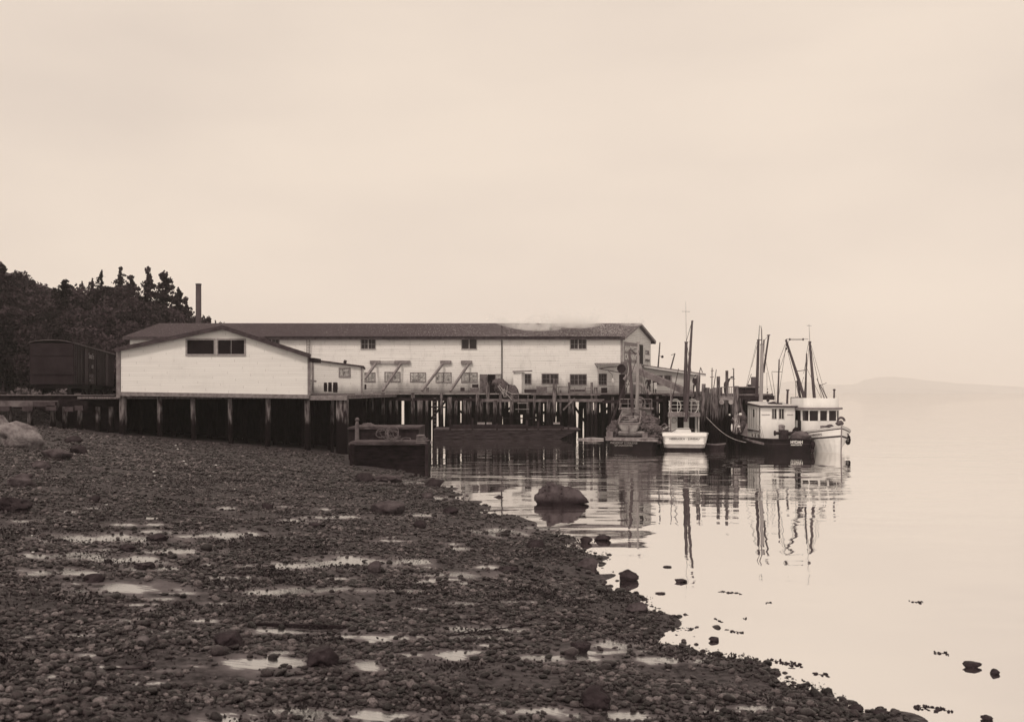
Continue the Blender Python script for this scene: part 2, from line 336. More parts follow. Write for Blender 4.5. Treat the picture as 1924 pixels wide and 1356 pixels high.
def beach_mat():
    m, t, b = base_mat('beach', .7, .12); nn = t.nodes; lk = t.links.new
    g = nn.new('ShaderNodeNewGeometry'); at = nn.new('ShaderNodeAttribute'); at.attribute_name = 'wet'
    n = nn.new('ShaderNodeTexNoise'); n.inputs['Scale'].default_value = 7; n.inputs['Detail'].default_value = 8; n.inputs['Roughness'].default_value = .7; lk(g.outputs['Position'], n.inputs[0])
    n0 = nn.new('ShaderNodeTexNoise'); n0.inputs['Scale'].default_value = .6; n0.inputs['Detail'].default_value = 4; lk(g.outputs['Position'], n0.inputs[0])
    r = nn.new('ShaderNodeValToRGB'); lk(n.outputs[0], r.inputs[0]); r.color_ramp.elements[0].position = .35; r.color_ramp.elements[0].color = tone(.012); r.color_ramp.elements[1].position = .68; r.color_ramp.elements[1].color = tone(.14)
    mul = nn.new('ShaderNodeMixRGB'); mul.blend_type = 'MULTIPLY'; mul.inputs[0].default_value = .6; lk(r.outputs[0], mul.inputs[1]); lk(n0.outputs[0], mul.inputs[2])
    # ripple-broken film of water
    q = nn.new('ShaderNodeMapping'); q.inputs['Scale'].default_value = (.8, 6.5, 1); q.inputs['Rotation'].default_value = (0, 0, R(8)); lk(g.outputs['Position'], q.inputs[0])
    n2 = nn.new('ShaderNodeTexNoise'); n2.inputs['Scale'].default_value = 2.6; n2.inputs['Detail'].default_value = 7; n2.inputs['Roughness'].default_value = .62; lk(q.outputs[0], n2.inputs[0])
    s = nn.new('ShaderNodeMath'); s.operation = 'MULTIPLY_ADD'; lk(at.outputs['Fac'], s.inputs[0]); s.inputs[1].default_value = .75; lk(n2.outputs[0], s.inputs[2])
    mr = nn.new('ShaderNodeMapRange'); lk(s.outputs[0], mr.inputs[0]); mr.inputs[1].default_value = .98; mr.inputs[2].default_value = 1.16
    sand = nn.new('ShaderNodeMixRGB'); lk(at.outputs['Fac'], sand.inputs[0]); lk(mul.outputs[0], sand.inputs[1]); sand.inputs[2].default_value = tone(.16)
    lk(sand.outputs[0], b.inputs['Base Color'])
    bp = nn.new('ShaderNodeBump'); bp.inputs['Strength'].default_value = .5; bp.inputs['Distance'].default_value = .05; lk(n.outputs[0], bp.inputs['Height']); lk(bp.outputs[0], b.inputs['Normal'])
    gl = nn.new('ShaderNodeBsdfGlossy'); gl.inputs['Roughness'].default_value = .16; gl.inputs['Color'].default_value = (.62, .62, .62, 1)
    b2 = nn.new('ShaderNodeBump'); b2.inputs['Strength'].default_value = .25; b2.inputs['Distance'].default_value = .02; lk(n2.outputs[0], b2.inputs['Height']); lk(b2.outputs[0], gl.inputs['Normal'])
    fr = nn.new('ShaderNodeMath'); fr.operation = 'MULTIPLY'; lk(mr.outputs[0], fr.inputs[0]); fr.inputs[1].default_value = .92
    ms = nn.new('ShaderNodeMixShader'); lk(fr.outputs[0], ms.inputs[0]); lk(b.outputs[0], ms.inputs[1]); lk(gl.outputs[0], ms.inputs[2])
    lk(ms.outputs[0], nn['Material Output'].inputs[0]); return m
M_beach = beach_mat()
Yr = 6.5 * 1.0072 ** np.arange(0, 430)
tt = np.arange(-.66, .56, .0034)
gx, gy = np.meshgrid(tt, Yr, indexing='ij'); gx = gx * gy
beach, co = grid_mesh('beach', gx, gy, [M_beach])
a = beach.data.attributes.new('wet', 'FLOAT', 'POINT'); a.data.foreach_set('value', wet_np(co[:, 0], co[:, 1], co[:, 2]).astype(np.float32))
tag(beach, kind='structure')
# rear and side ground that the photo does not reach, and the wooded hill
M_hill = mat('hill_soil', .03, .4, .4, rough=1)
hx, hy = np.meshgrid(np.arange(-420, -26, 4.0), np.arange(100, 620, 5.0), indexing='ij')
hx = hx - .2 * (hy - 100)
hill, _ = grid_mesh('hillside', hx, hy, [M_hill]); hill.location.z = -.05; tag(hill, kind='structure')
# ------------------------------------------------------------------ water
def water_mat():
    m = bpy.data.materials.new('sea_water'); m.use_nodes = True; t = m.node_tree; nn = t.nodes; lk = t.links.new; nn.clear()
    out = nn.new('ShaderNodeOutputMaterial'); g = nn.new('ShaderNodeNewGeometry')
    def nz(sc, scl, det, ro=.5, rot=0):
        q = nn.new('ShaderNodeMapping'); q.inputs['Scale'].default_value = scl; q.inputs['Rotation'].default_value = (0, 0, R(rot)); lk(g.outputs['Position'], q.inputs[0])
        n = nn.new('ShaderNodeTexNoise'); n.inputs['Scale'].default_value = sc; n.inputs['Detail'].default_value = det; n.inputs['Roughness'].default_value = ro; lk(q.outputs[0], n.inputs[0]); return n.outputs[0]
    def bump(h, dist, strength=1.0, prev=None):
        b = nn.new('ShaderNodeBump'); b.inputs['Distance'].default_value = dist
        if isinstance(strength, float): b.inputs['Strength'].default_value = strength
        else: lk(strength, b.inputs['Strength'])
        lk(h, b.inputs['Height'])
        if prev is not None: lk(prev, b.inputs['Normal'])
        return b.outputs[0]
    sx = nn.new('ShaderNodeSeparateXYZ'); lk(g.outputs['Position'], sx.inputs[0])
    patch = nz(.07, (1, 1.6, 1), 3)                     # cat's-paw patches
    mr = nn.new('ShaderNodeMapRange'); lk(patch, mr.inputs[0]); mr.inputs[1].default_value = .42; mr.inputs[2].default_value = .62; mr.inputs[3].default_value = .12; mr.inputs[4].default_value = 1
    # more ripple between the boats and the boulder, calm close in and far out
    band = nn.new('ShaderNodeMapRange'); lk(sx.outputs[1], band.inputs[0]); band.inputs[1].default_value = 32; band.inputs[2].default_value = 50; band.inputs[3].default_value = .35; band.inputs[4].default_value = 1.0
    st = nn.new('ShaderNodeMath'); st.operation = 'MULTIPLY'; lk(mr.outputs[0], st.inputs[0]); lk(band.outputs[0], st.inputs[1])
    b = bump(nz(1.0, (.24, .55, 1), 2, .45, 3), .058, st.outputs[0])
    b = bump(nz(1.0, (.42, 1.5, 1), 3, .5, 4), .016, st.outputs[0], b)
    b = bump(nz(1.0, (.16, .26, 1), 2, .4, -14), .045, 1.0, b)
    gl = nn.new('ShaderNodeBsdfGlossy'); gl.inputs['Roughness'].default_value = .02; gl.inputs['Color'].default_value = (.97, .96, .95, 1); lk(b, gl.inputs['Normal'])
    df = nn.new('ShaderNodeBsdfDiffuse'); df.inputs['Color'].default_value = tone(.10)
    lw = nn.new('ShaderNodeLayerWeight'); lw.inputs[0].default_value = .5
    mr2 = nn.new('ShaderNodeMapRange'); lk(lw.outputs['Facing'], mr2.inputs[0]); mr2.inputs[1].default_value = 0; mr2.inputs[2].default_value = .75; mr2.inputs[3].default_value = .35; mr2.inputs[4].default_value = .95
    ms = nn.new('ShaderNodeMixShader'); lk(mr2.outputs[0], ms.inputs[0]); lk(df.outputs[0], ms.inputs[1]); lk(gl.outputs[0], ms.inputs[2]); lk(ms.outputs[0], out.inputs[0])
    return m
mb = MB()
for (x0, x1, y0, y1) in [(-9000, 9000, -70, 13500)]:
    mb.add([(x0, y0, 0), (x1, y0, 0), (x1, y1, 0), (x0, y1, 0)], [(0, 1, 2, 3)])
wat = mb.build('sea', water_mat()); tag(wat, kind='structure')
# ================================================================== STRUCTURES
UP = Vector((0, 0, 1)); XD = Vector((1, 0, 0))
DZ = 4.35                                            # wharf deck height
# ---------------------------------------------------------------- cannery building
cann = thing('cannery_building', 'long white two-storey clapboard cannery with dark roof on the wharf', 'building', (-14, 118, DZ))
YM = 118.0
xA, xB = X(245, YM), X(1168, YM); ZE = Z(633, YM); dv = Vector((4.27, 9.5, 0))
A0 = Vector((xA, YM, DZ)); B0 = Vector((xB, YM, DZ)); C0 = B0 + dv; D0 = A0 + dv
def up(p, z): return Vector((p.x, p.y, z))
ZR = ZE + 1.62
wl = MB(); wl.hexa([A0, B0, C0, D0], [up(A0, ZE), up(B0, ZE), up(C0, ZE), up(D0, ZE)], 0)
wall = wl.build('wall', [M_white], cann, True)
for a, c, off in ((B0, C0, .06), (A0, D0, -.06)):
    gb = MB(); o = Vector((off, 0, 0)); m_ = (a + c) / 2
    gb.hexa([up(a, DZ) + o * .01, up(a, DZ) + o, up(c, DZ) + o, up(c, DZ) + o * .01], [up(a, ZE) + o * .01, up(a, ZE) + o, up(c, ZE) + o, up(c, ZE) + o * .01])
    gb.add([up(a, ZE - .01) + o, up(c, ZE - .01) + o, up(m_, ZR - .05) + o, up(a, ZE - .01) + o * .1, up(c, ZE - .01) + o * .1, up(m_, ZR - .05) + o * .1], [(0, 1, 2), (5, 4, 3), (0, 3, 4, 1), (1, 4, 5, 2), (2, 5, 3, 0)])
    gb.build('gable_wall', [M_gable], cann, True)
sn = dv.normalized()
ov = .45; rk = .5; slope = 1.62 / (dv.length / 2)
def roof_slab(mb, a, b, na, nb, zr, ze, th=.14, mi=0):
    """a,b = eave corners, na,nb = ridge corners"""
    lo = Vector((0, 0, -th)); mb.hexa([a + lo, b + lo, nb + lo, na + lo], [a, b, nb, na], mi)
for side, nm in ((0, 'front'), (1, 'rear')):
    pa, pb = (A0, B0) if side == 0 else (D0, C0); sg = -1 if side == 0 else 1
    ea = up(pa, ZE - ov * slope + .16) + sn * ov * sg + Vector((-rk, 0, 0)); eb = up(pb, ZE - ov * slope + .16) + sn * ov * sg + Vector((rk, 0, 0))
    ra = up((A0 + D0) / 2, ZR + .16) + Vector((-rk, 0, 0)); rb = up((B0 + C0) / 2, ZR + .16) + Vector((rk, 0, 0))
    r_ = MB(); roof_slab(r_, ea, eb, ra, rb, 0, 0); r_.build('roof', [M_roof], cann, True)
    f = MB(); f.bar(ea + Vector((0, -.03 * -sg, -.17)), eb + Vector((0, -.03 * -sg, -.17)), .05, .34); f.build('fascia', [mat('dark_fascia', .07, .5, 3)], cann, True)
    g = MB(); off = Vector((.03, 0, -.12)); g.bar(eb + off, rb + off, .05, .26); g.build('bargeboard', [M_trim], cann, True)
cb_ = MB(); cb_.box(xB - .12, xB + .13, YM - .06, YM + .1, DZ, ZE - .2); cb_.build('corner_board', [mat('corner_board', .3, .2, 3)], cann, True)
pp = MB(); pp.tube([P(943, 736, YM - .12), P(943, 640, YM - .12), P(943, 612, YM + 2)], .06, 6); pp.build('downpipe', [M_iron], cann, True)
pp = MB(); pp.bar(up(Vector((X(500, 118), YM - .5, 0)), ZE + .0), up(Vector((X(1165, 118), YM - .5, 0)), ZE + .0), .12, .1); pp.build('gutter', [M_iron], cann, True)
for (x0, x1, c, sp) in ((679, 705, 2, 1), (868, 895, 1, 1), (1072, 1101, 2, 1), (497, 524, 2, 1)):
    window(cann, (X(x0, YM), YM, Z(655, YM)), XD, X(x1, YM) - X(x0, YM), 17 / F * YM, c, 2 if c > 1 else 1, M_glass, mat('window_frame_paint', .38, .2, 5), True)
for i, (x0, x1, y0, y1, gm) in enumerate(((672, 704, 716, 701, M_glassl), (724, 751, 716, 700, M_glassl), (772, 799, 716, 701, M_glassl), (820, 847, 717, 701, M_glassl), (868, 896, 717, 701, M_glassl),
                         (932, 942, 717, 704, M_glassl), (1019, 1048, 720, 703, M_glass), (1072, 1101, 722, 704, M_glass))):
    window(cann, (X(x0, YM), YM, Z(y0, YM)), XD, X(x1, YM) - X(x0, YM), (y0 - y1) / F * YM, 3 if i < 5 else 2, 1 if i in (0, 1, 2, 3) else 2, gm, M_trim, x1 - x0 > 20)
window(cann, (X(986, YM), YM, Z(720, YM)), XD, X(997, YM) - X(986, YM), 17 / F * YM, 2, 2, M_glass, M_trim, False)
window(cann, (X(1125, YM), YM, Z(722, YM)), XD, X(1139, YM) - X(1125, YM), 19 / F * YM, 3, 3, M_glass, M_trim, False)
d_ = MB(); d_.box(X(916, YM), X(931, YM), YM - .03, YM + .02, DZ, Z(703, YM)); dr = d_.build('doorway', [M_black], cann, True)  # black slab stands for the dark interior behind the opening
d_ = MB(); d_.box(X(901.5, YM), X(915.5, YM), YM - .12, YM - .035, DZ + .05, Z(703, YM)); [d_.bar(P(902 + i * 3.4, 735, YM - .13), P(902 + i * 3.4, 704, YM - .13), .03, .02) for i in range(5)]
d_.build('door', [mat('old_door', .13, .6, 2.5)], cann, True)
# gable signs, doorway
def gp(px, z):                                        # point of the gable wall seen at px
    t = (px - HX) / F; s = (t * YM - xB) / (dv.x - t * dv.y); p = B0 + dv * s; return Vector((p.x + .075, p.y, z))
gx_ = dv.normalized(); gn = gx_.cross(UP).normalized()
def gpanel(px0, px1, z0, z1, d, m, name, par=None, ex=.04):
    a, b = gp(px0, z0), gp(px1, z0); mb = MB(); o = gn * d; e = gn * (d + ex)
    mb.hexa([a + o, b + o, b + e, a + e], [up(a, z1) + o, up(b, z1) + o, up(b, z1) + e, up(a, z1) + e]); return mb.build(name, [m], par or cann, True)
sg = thing('wall_sign', 'large grey painted sign ANACORTES CANNING on the cannery gable end', 'sign', gp(1182, 6.9))
zs0, zs1 = Z(681, 120), Z(643, 120)
gpanel(1170, 1196.5, zs0, zs1, .0, mat('sign_grey', .24, .15, 3), 'board', sg)
gpanel(1169, 1170, zs0 - .1, zs1 + .1, 0, M_trimw, 'frame', sg, .07); gpanel(1196.5, 1197.5, zs0 - .1, zs1 + .1, 0, M_trimw, 'frame', sg, .07); gpanel(1170, 1196.5, zs1, zs1 + .1, 0, M_trimw, 'frame', sg, .07)
mid = lambda a, b, z: (gp(a, z) + gp(b, z)) / 2
W_ = (gp(1196, 5) - gp(1170, 5)).length
for s_, z in (('ANACORTES', zs0 + (zs1 - zs0) * .68), ('CANNING', zs0 + (zs1 - zs0) * .28)):
    o = text(s_, W_ * .88, (zs1 - zs0) * .28, M_lettw, sg, Matrix.Translation(-Vector(sg.location)) @ frame_mtx(mid(1170.5, 1196, z) + gn * .06, gx_), bold=.02)
gpanel(1199.5, 1206.5, Z(683, 122), Z(646, 122), .0, M_black, 'doorway')  # black panel painted in as the gloom of the gable doorway
gpanel(1198.5, 1199.5, Z(683, 122), Z(645, 122), .0, M_trimw, 'door_frame')
s2 = thing('wall_sign', 'smaller pale sign with dark letters beside the gable doorway', 'sign', gp(1214, 6.6))
gpanel(1209, 1220, Z(679, 124), Z(653, 124), .0, mat('sign_pale', .60, .15, 3), 'board', s2)
W2 = (gp(1219, 5) - gp(1210, 5)).length
for s_, py, hh, mm in (('SOML', 661, .55, M_lettg), ('FISH', 676, .30, M_lettd)):
    text(s_, W2 * .9, hh, mm, s2, Matrix.Translation(-Vector(s2.location)) @ frame_mtx(mid(1210, 1219, Z(py, 124)) + gn * .06, gx_), bold=.02)
# timber brackets with struts on the front wall
def bracket(x0, x1, dg, label, x2=None):
    t = thing('loading_bracket', label, 'bracket', P((x0 + x1) / 2, 680, YM - .2), group='timber brackets on the cannery front')
    m = MB(); m.bar(P(x0, 680.3, YM - .16), P(x1, 680.3, YM - .16), .2, .36); m.build('beam', [M_trim], t, True)
    if x2: m = MB(); m.bar(P(x1 + .3, 680.3, YM - .14), P(x2, 680.3, YM - .14), .16, .30); m.build('beam', [mat('pale_beam', .40, .2, 3)], t, True)
    m = MB(); m.bar(P(dg[0], 683, YM - .3), P(dg[1], dg[2], YM - 3.2), .22, .22); m.build('strut', [M_trim], t, True)
bracket(695, 715, (706, 685, 712), 'leftmost timber bracket with a long pale beam beside the lean-to', 741)
bracket(741.5, 771, (753.5, 719, 734), 'timber bracket and strut joined to the pale beam')
bracket(827, 848, (832.5, 793, 734), 'timber bracket above the fourth lower window')
bracket(866, 887, (881, 846, 735), 'timber bracket nearest the open plank door')
# ladder on the front wall
t = thing('ladder', 'wooden ladder fixed to the white wall up to the eave', 'ladder', P(579, 668, YM - .2))
m = MB(); [m.bar(P(x, 700, YM - .25), P(x, 634, YM - .25), .07, .05) for x in (576.5, 582)]; m.build('rail', [M_trim], t, True)
for y in np.arange(638, 700, 5.0):
    m = MB(); m.bar(P(576.5, y, YM - .25), P(582, y, YM - .25), .05, .05); m.build('rung', [M_trim], t, True)
# white booth
t = thing('privy_booth', 'narrow white clapboard booth hanging over the wharf edge', 'booth', (X(975, 115), 115, DZ))
YB = 115.; a, b, c_ = X(964.5, YB), X(980, YB), X(986, YB + 1.2)
m = MB(); m.hexa([(a, YB, Z(740, YB)), (b, YB, Z(740, YB)), (c_, YB + 1.2, Z(740, YB)), (a + .5, YB + 1.2, Z(740, YB))], [(a, YB, Z(699, YB)), (b, YB, Z(699, YB)), (c_, YB + 1.2, Z(699, YB)), (a + .5, YB + 1.2, Z(699, YB))]); m.build('wall', [M_shedw], t, True)
m = MB(); m.hexa([(a - .1, YB - .2, Z(699, YB)), (c_ + .5, YB - .2, Z(698, YB)), (c_ + .8, YB + 1.3, Z(697, YB)), (a, YB + 1.3, Z(698, YB))], [(a - .1, YB - .2, Z(697, YB)), (c_ + .5, YB - .2, Z(696, YB)), (c_ + .8, YB + 1.3, Z(695, YB)), (a, YB + 1.3, Z(696, YB))]); m.build('roof', [M_trim], t, True)
# ---------------------------------------------------------------- lean-to at the right end
t = thing('wharf_lean_to', 'low grey-white lean-to with sloping roof against the cannery gable end', 'building', (X(1260, 125), 125, DZ))
YL = 125.; x0, x1 = 14.95, X(1305, YL); za, zb = Z(687, YL), Z(702, YL)
m = MB(); m.hexa([(x0, YL, DZ), (x1, YL, DZ), (x1 + .6, YL + 5, DZ), (x0 + .9, YL + 5, DZ)], [(x0, YL, za), (x1, YL, zb), (x1 + .6, YL + 5, zb), (x0 + .9, YL + 5, za)]); m.build('wall', [siding('lean_to_siding', .62, .4, grime_h=1.2)], t, True)
m = MB(); m.hexa([(x0 - .1, YL - .5, za - .05), (x1 + 1.2, YL - .5, zb - .18), (x1 + 1.8, YL + 5.2, zb - .18), (x0 + 1, YL + 5.2, za)], [(x0 - .1, YL - .5, za + .12), (x1 + 1.2, YL - .5, zb + .0), (x1 + 1.8, YL + 5.2, zb), (x0 + 1, YL + 5.2, za + .15)]); m.build('roof', [M_trim], t, True)
m = MB(); m.bar((x0, YL - .53, za - .12), (x1 + 1.2, YL - .53, zb - .24), .04, .14); m.build('fascia', [M_trimw], t, True)
for a_, b_ in ((1233, 1244), (1249, 1261)): window(t, (X(a_, YL), YL, Z(722, YL)), XD, X(b_, YL) - X(a_, YL), 16 / F * YL, 2, 2, M_glass, M_trim, False)
# ---------------------------------------------------------------- small white office lean-to by the shed
t = thing('office_lean_to', 'small white clapboard lean-to with one six-pane window', 'building', (X(640, 92), 92, DZ))
YO = 92.; x0, x1, xm = X(589, YO), X(680, YO), 0; za, zb = Z(677, YO), Z(689, YO)
m = MB(); m.hexa([(x0, YO, DZ), (x1, YO, DZ), (x1 - 1, YO + 9, DZ), (x0 - 1, YO + 9, DZ)], [(x0, YO, za), (x1, YO, zb), (x1 - 1, YO + 9, zb), (x0 - 1, YO + 9, za)]); m.build('wall', [siding('office_siding', .8, .55, pitch=.17, grime_h=.7, dirt=.15)], t, True)
m = MB(); m.hexa([(x0 - .3, YO - .25, za - .0), (x1 + .2, YO - .25, zb - .05), (x1 - .9, YO + 9, zb - .05), (x0 - 1.3, YO + 9, za)], [(x0 - .3, YO - .25, za + .13), (x1 + .2, YO - .25, zb + .08), (x1 - .9, YO + 9, zb + .08), (x0 - 1.3, YO + 9, za + .13)]); m.build('roof', [M_roof2], t, True)
m = MB(); m.box(x0 - .16, x0 + .02, YO - .08, YO + .1, DZ, za); m.build('corner_board', [M_trim], t, True)
m = MB(); m.box(x1 - .08, x1 + .05, YO - .06, YO + .1, DZ, zb); m.build('corner_board', [M_trim], t, True)
m = MB(); m.tube([P(648, 687, 94), P(648, 679, 94)], .12, 8); m.tube([P(646, 679, 94), P(651, 680, 94)], .15, 8); m.build('vent_pipe', [M_iron], t, True)
window(t, (X(639, YO), YO, Z(706, YO)), XD, X(656.5, YO) - X(639, YO), 13 / F * YO, 3, 2, M_glassl, M_trim, False, .11)
t = thing('shelf_board', 'thick plank shelf nailed between the shed corner and the lean-to', 'plank', P(589, 715, 90))
m = MB(); m.bar(P(583, 715, 90), P(594, 716, 90), .3, .16); m.build('plank', [M_trim], t, True)
# ---------------------------------------------------------------- gabled shed in front
YS = 78.; sd_ = Vector((-.25, 1, 0)) * 27
shed = thing('gabled_shed', 'white gabled clapboard shed on piles over the beach with two dark openings', 'building', P(405, 740, YS))
bl, br = P(227, 736.5, YS), P(579, 742, YS); tl, tr, rg = P(227, 656, YS), P(579, 667, YS), P(421, 615.5, YS)
m = MB(); fr_ = [bl, br, tr, rg, tl]; m.hexa(fr_, [p + sd_ for p in fr_]); m.build('wall', [M_shedw], shed, True)
nup = lambda p, dz: p + Vector((0, 0, dz))
for e, s_ in ((tl, -1), (tr, 1)):
    ee = e + (e - rg) * .042 + Vector((0, -.35, 0)); rr = rg + Vector((0, -.35, 0)); bk = sd_ + Vector((0, .6, 0))
    m = MB(); m.hexa([nup(ee, .02), nup(rr, .02), nup(rr + bk, .02), nup(ee + bk, .02)], [nup(ee, .15), nup(rr, .15), nup(rr + bk, .15), nup(ee + bk, .15)]); m.build('roof', [M_roof2], shed, True)
    m = MB(); m.bar(nup(ee, -.03) + Vector((0, -.04, 0)), nup(rr, -.03) + Vector((0, -.04, 0)), .06, .24); m.build('bargeboard', [mat('dark_bargeboard', .06, .4, 3)], shed, True)
m = MB(); m.bar(tr + Vector((.3, -.3, -.35)), tr + Vector((.3, 2.5, -.35)), .35, .3); m.build('eave_end', [M_wooddk], shed, True)
m = MB(); m.box(br.x - .03, br.x + .17, YS - .07, YS + .1, br.z, tr.z - .1); m.build('corner_board', [mat('grey_corner', .2, .3, 3)], shed, True)
m = MB(); m.box(bl.x - .30, bl.x - .02, YS - .07, YS + .2, bl.z - .4, tl.z - .1); m.build('corner_board', [mat('grey_corner', .2, .3, 3)], shed, True)
m = MB(); m.bar(P(226, 739.5, YS - .1), P(581, 745, YS - .1), .2, .28); m.build('sill_beam', [M_trim], shed, True)
for i, (a_, b_) in enumerate(((352, 402), (410, 459))):
    window(shed, (X(a_, YS), YS, Z(665, YS)), XD, X(b_, YS) - X(a_, YS), 26 / F * YS, 1 if i == 0 else 2, 1, M_black, mat('shed_frame', .3, .2, 4), False, .12)  # black panes stand for the dark inside the shed openings
# ---------------------------------------------------------------- wharf
wharf = thing('wharf', 'long timber wharf on a forest of dark piles carrying the cannery', 'wharf', (-8, 112, DZ))
plank = mat('deck_planks', .14, .5, 3, stretch=(3, .4, 1))
m = MB(); m.box(-46, 23.5, 112, 130, DZ - .12, DZ); m.build('deck', [plank], wharf, True)
m = MB(); m.bar((X(668, 112), 111.9, DZ - .05), (X(1130, 112), 111.9, DZ - .05), .1, .12); m.build('edge_plank', [M_woodlt], wharf, True)
m = MB(); m.hexa([(-31, 78.3, DZ - .35), (-11.75, 78.3, DZ - .35), (-11.75, 112, DZ - .35), (-38, 112, DZ - .35)], [(-31, 78.3, DZ - .2), (-11.75, 78.3, DZ - .2), (-11.75, 112, DZ - .2), (-38, 112, DZ - .2)])
m.box(-14.1, -11.7, 78.4, 112, DZ - .18, DZ - .08); m.build('side_deck', [plank], wharf, True)
m = MB(); m.bar(P(581.5, 747, 78.1), P(652, 747, 78.1), .25, .34); m.build('edge_beam', [M_trim], wharf, True)
def beam(a, b, w_, h_, mt, nm='beam'): q = MB(); q.bar(a, b, w_, h_); return q.build(nm, [mt], wharf, True)
beam(P(668, 750.5, 111.8), P(705, 750, 111.8), .2, .34, M_wood); beam(P(705, 750, 111.75), P(905, 750.5, 111.75), .2, .3, M_wooddk); beam(P(905, 752, 111.7), P(1135, 752, 111.7), .2, .3, M_wood)
beam(P(997, 740, 111.6), P(1128, 741, 111.6), .2, .2, M_wood); beam(P(1132, 755, 110), P(1300, 750, 113), .2, .3, M_wooddk)
beam(P(918, 785, 112.5), P(1000, 786, 112.5), .12, .12, M_wooddk, 'cross_bar'); beam(P(800, 764, 114), P(850, 765, 114), .12, .14, M_wooddk, 'cross_bar'); beam(P(1058, 770, 111.4), P(1080, 748, 111.4), .16, .16, M_wood, 'cross_bar')
fil = MB(); fil.box(-46, 15, 113, 113.25, DZ - .75, DZ - .13); [fil.box(-46, 15, y, y + .3, DZ - .5, DZ - .13) for y in (116, 119, 122, 125, 128)]; fil.build('cap_beams', [M_wooddk], wharf, True)
def pile(x, y, zt, r, mb=None, parent=None, lean=0., leany=0., nm='pile'):
    zb = min(gz(x, y), 0) - .6 if gz(x, y) < .1 else gz(x, y) - .5
    q = mb or MB(); h = zt - zb; k = 5
    pts = [Vector((x + lean * (1 - i / (k - 1)) + random.uniform(-.02, .02), y + leany * (1 - i / (k - 1)), zb + h * i / (k - 1))) for i in range(k)]
    q.tube(pts, [r * 1.08, r * 1.05, r, r * .97, r * .92], 9)
    if mb is None: return q.build(nm, [M_pile], parent, True, smooth=False)
FRONT = [(671, 745, 8), (686, 752, 6), (700, 752, 6), (719, 738, 8), (733, 752, 6), (745, 752, 6), (775, 738, 8), (789, 752, 12), (802, 752, 6), (829, 738, 6), (845, 746, 10), (857, 752, 7), (873, 752, 7), (879, 752, 5), (884, 746, 5), (897, 740, 7), (904, 752, 7),
         (917, 718, 7), (931, 752, 9), (941, 738, 6), (962, 742, 8), (1004, 741, 5), (992, 752, 6), (1014, 752, 5), (1031, 752, 9), (1054, 733, 5), (1069, 718, 5), (1076, 752, 7), (1105, 752, 7), (1112, 718, 5), (1120, 727, 7), (1151, 746, 6), (1166, 745, 6), (1236, 744, 5), (1212, 752, 6), (1222, 752, 6), (1262, 752, 6), (1272, 752, 6)]
for px, py, w_ in FRONT: pile(X(px, 111.6), 111.6 + random.uniform(0, .3), Z(py, 111.6), w_ / F * 111.6 / 2, None, wharf, random.uniform(-.15, .15))
pile(X(1043, 111.2), 111.2, Z(712, 111.2), .24, None, wharf, -.35)
for px, zt_, w_ in ((231, 741, 17), (300, 741, 11), (362, 742, 11), (432, 743, 10), (504, 745, 12), (577, 748, 13)): pile(X(px, 78.3), 78.3, Z(zt_ + 3, 78.3), w_ * .85 / F * 78.3 / 2, None, wharf, random.uniform(-.1, .1))
q = MB(); q.box(X(632, 78.3), X(653, 78.3), 78.2, 78.8, gz(-12, 78) - .5, DZ - .4); q.build('pier_post', [M_pile], wharf, True)
pile(X(622, 79), 79.5, Z(752, 79), .13, None, wharf)
# slits of daylight between the piles: px, width at top, width at bottom, top and bottom rows where they show
SLITS = [(757, 5, 5, 749, 797), (811.5, 1.8, 2.4, 750, 830), (822, 1.6, 4, 750, 801), (834.5, 5, 1.8, 750, 801), (866, 3, 1.6, 751, 794), (885.5, 1.6, .8, 752, 772), (914, .6, 1.2, 777, 796), (947, 4, 3, 752, 771), (946, 3.5, 4.5, 783, 797), (956.5, 1.6, 2, 753, 773), (980, 4.5, 2.6, 779, 795), (1007, .5, 1.5, 777, 790),
         (1021.5, 1.6, 2, 758, 772), (1021.5, 1.6, 1.6, 778, 797), (1045.5, 2, 1, 755, 773), (1044.5, 1.4, 1.6, 776, 797), (1084.5, 6, 2.6, 755, 808), (1096, .6, 4, 767, 830), (1116, 4.2, 4.2, 756, 770), (1127, 1, 1.8, 759, 774), (1140, 2.6, 1.6, 756, 776), (1239, 1.2, 1, 758, 790), (1247.5, 2.6, 1.6, 757, 792)]
GAPS = [(g, max(a, b)) for g, a, b, _, _ in SLITS]
def blocked(x, y, r):
    px = HX + F * x / y; rp = F * r / y
    return any(abs(px - g) < rp + w_ / 2 for g, w_ in GAPS)
inner = []
for row in range(12):
    yy = 113.2 + row * 1.45
    for xx in np.arange(-46, 21, .85):
        x_, y_ = xx + random.uniform(-.35, .35), yy + random.uniform(-.5, .5); r_ = random.uniform(.15, .24)
        if not blocked(x_, y_, r_ * 1.12) : inner.append((x_, y_, r_))
for yy in np.arange(83.5, 111, 3):
    for xx in np.arange(-38, -12, 2.0):
        x_, y_ = xx + random.uniform(-.4, .4), yy + random.uniform(-.6, .6); r_ = random.uniform(.15, .22)
        if x_ > -29.5 - .25 * (y_ - 78) and x_ < -11.9 and not blocked(x_, y_, r_): inner.append((x_, y_, r_))
near = [p for p in inner if p[1] < 116 and X(655, p[1]) < p[0] < X(1260, p[1])][:42]
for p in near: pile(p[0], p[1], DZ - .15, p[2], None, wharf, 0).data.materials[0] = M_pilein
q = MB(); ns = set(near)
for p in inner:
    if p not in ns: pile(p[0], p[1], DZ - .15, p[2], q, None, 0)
tag(q.build('inner_piles', [M_pilein], wharf, True), kind='stuff')
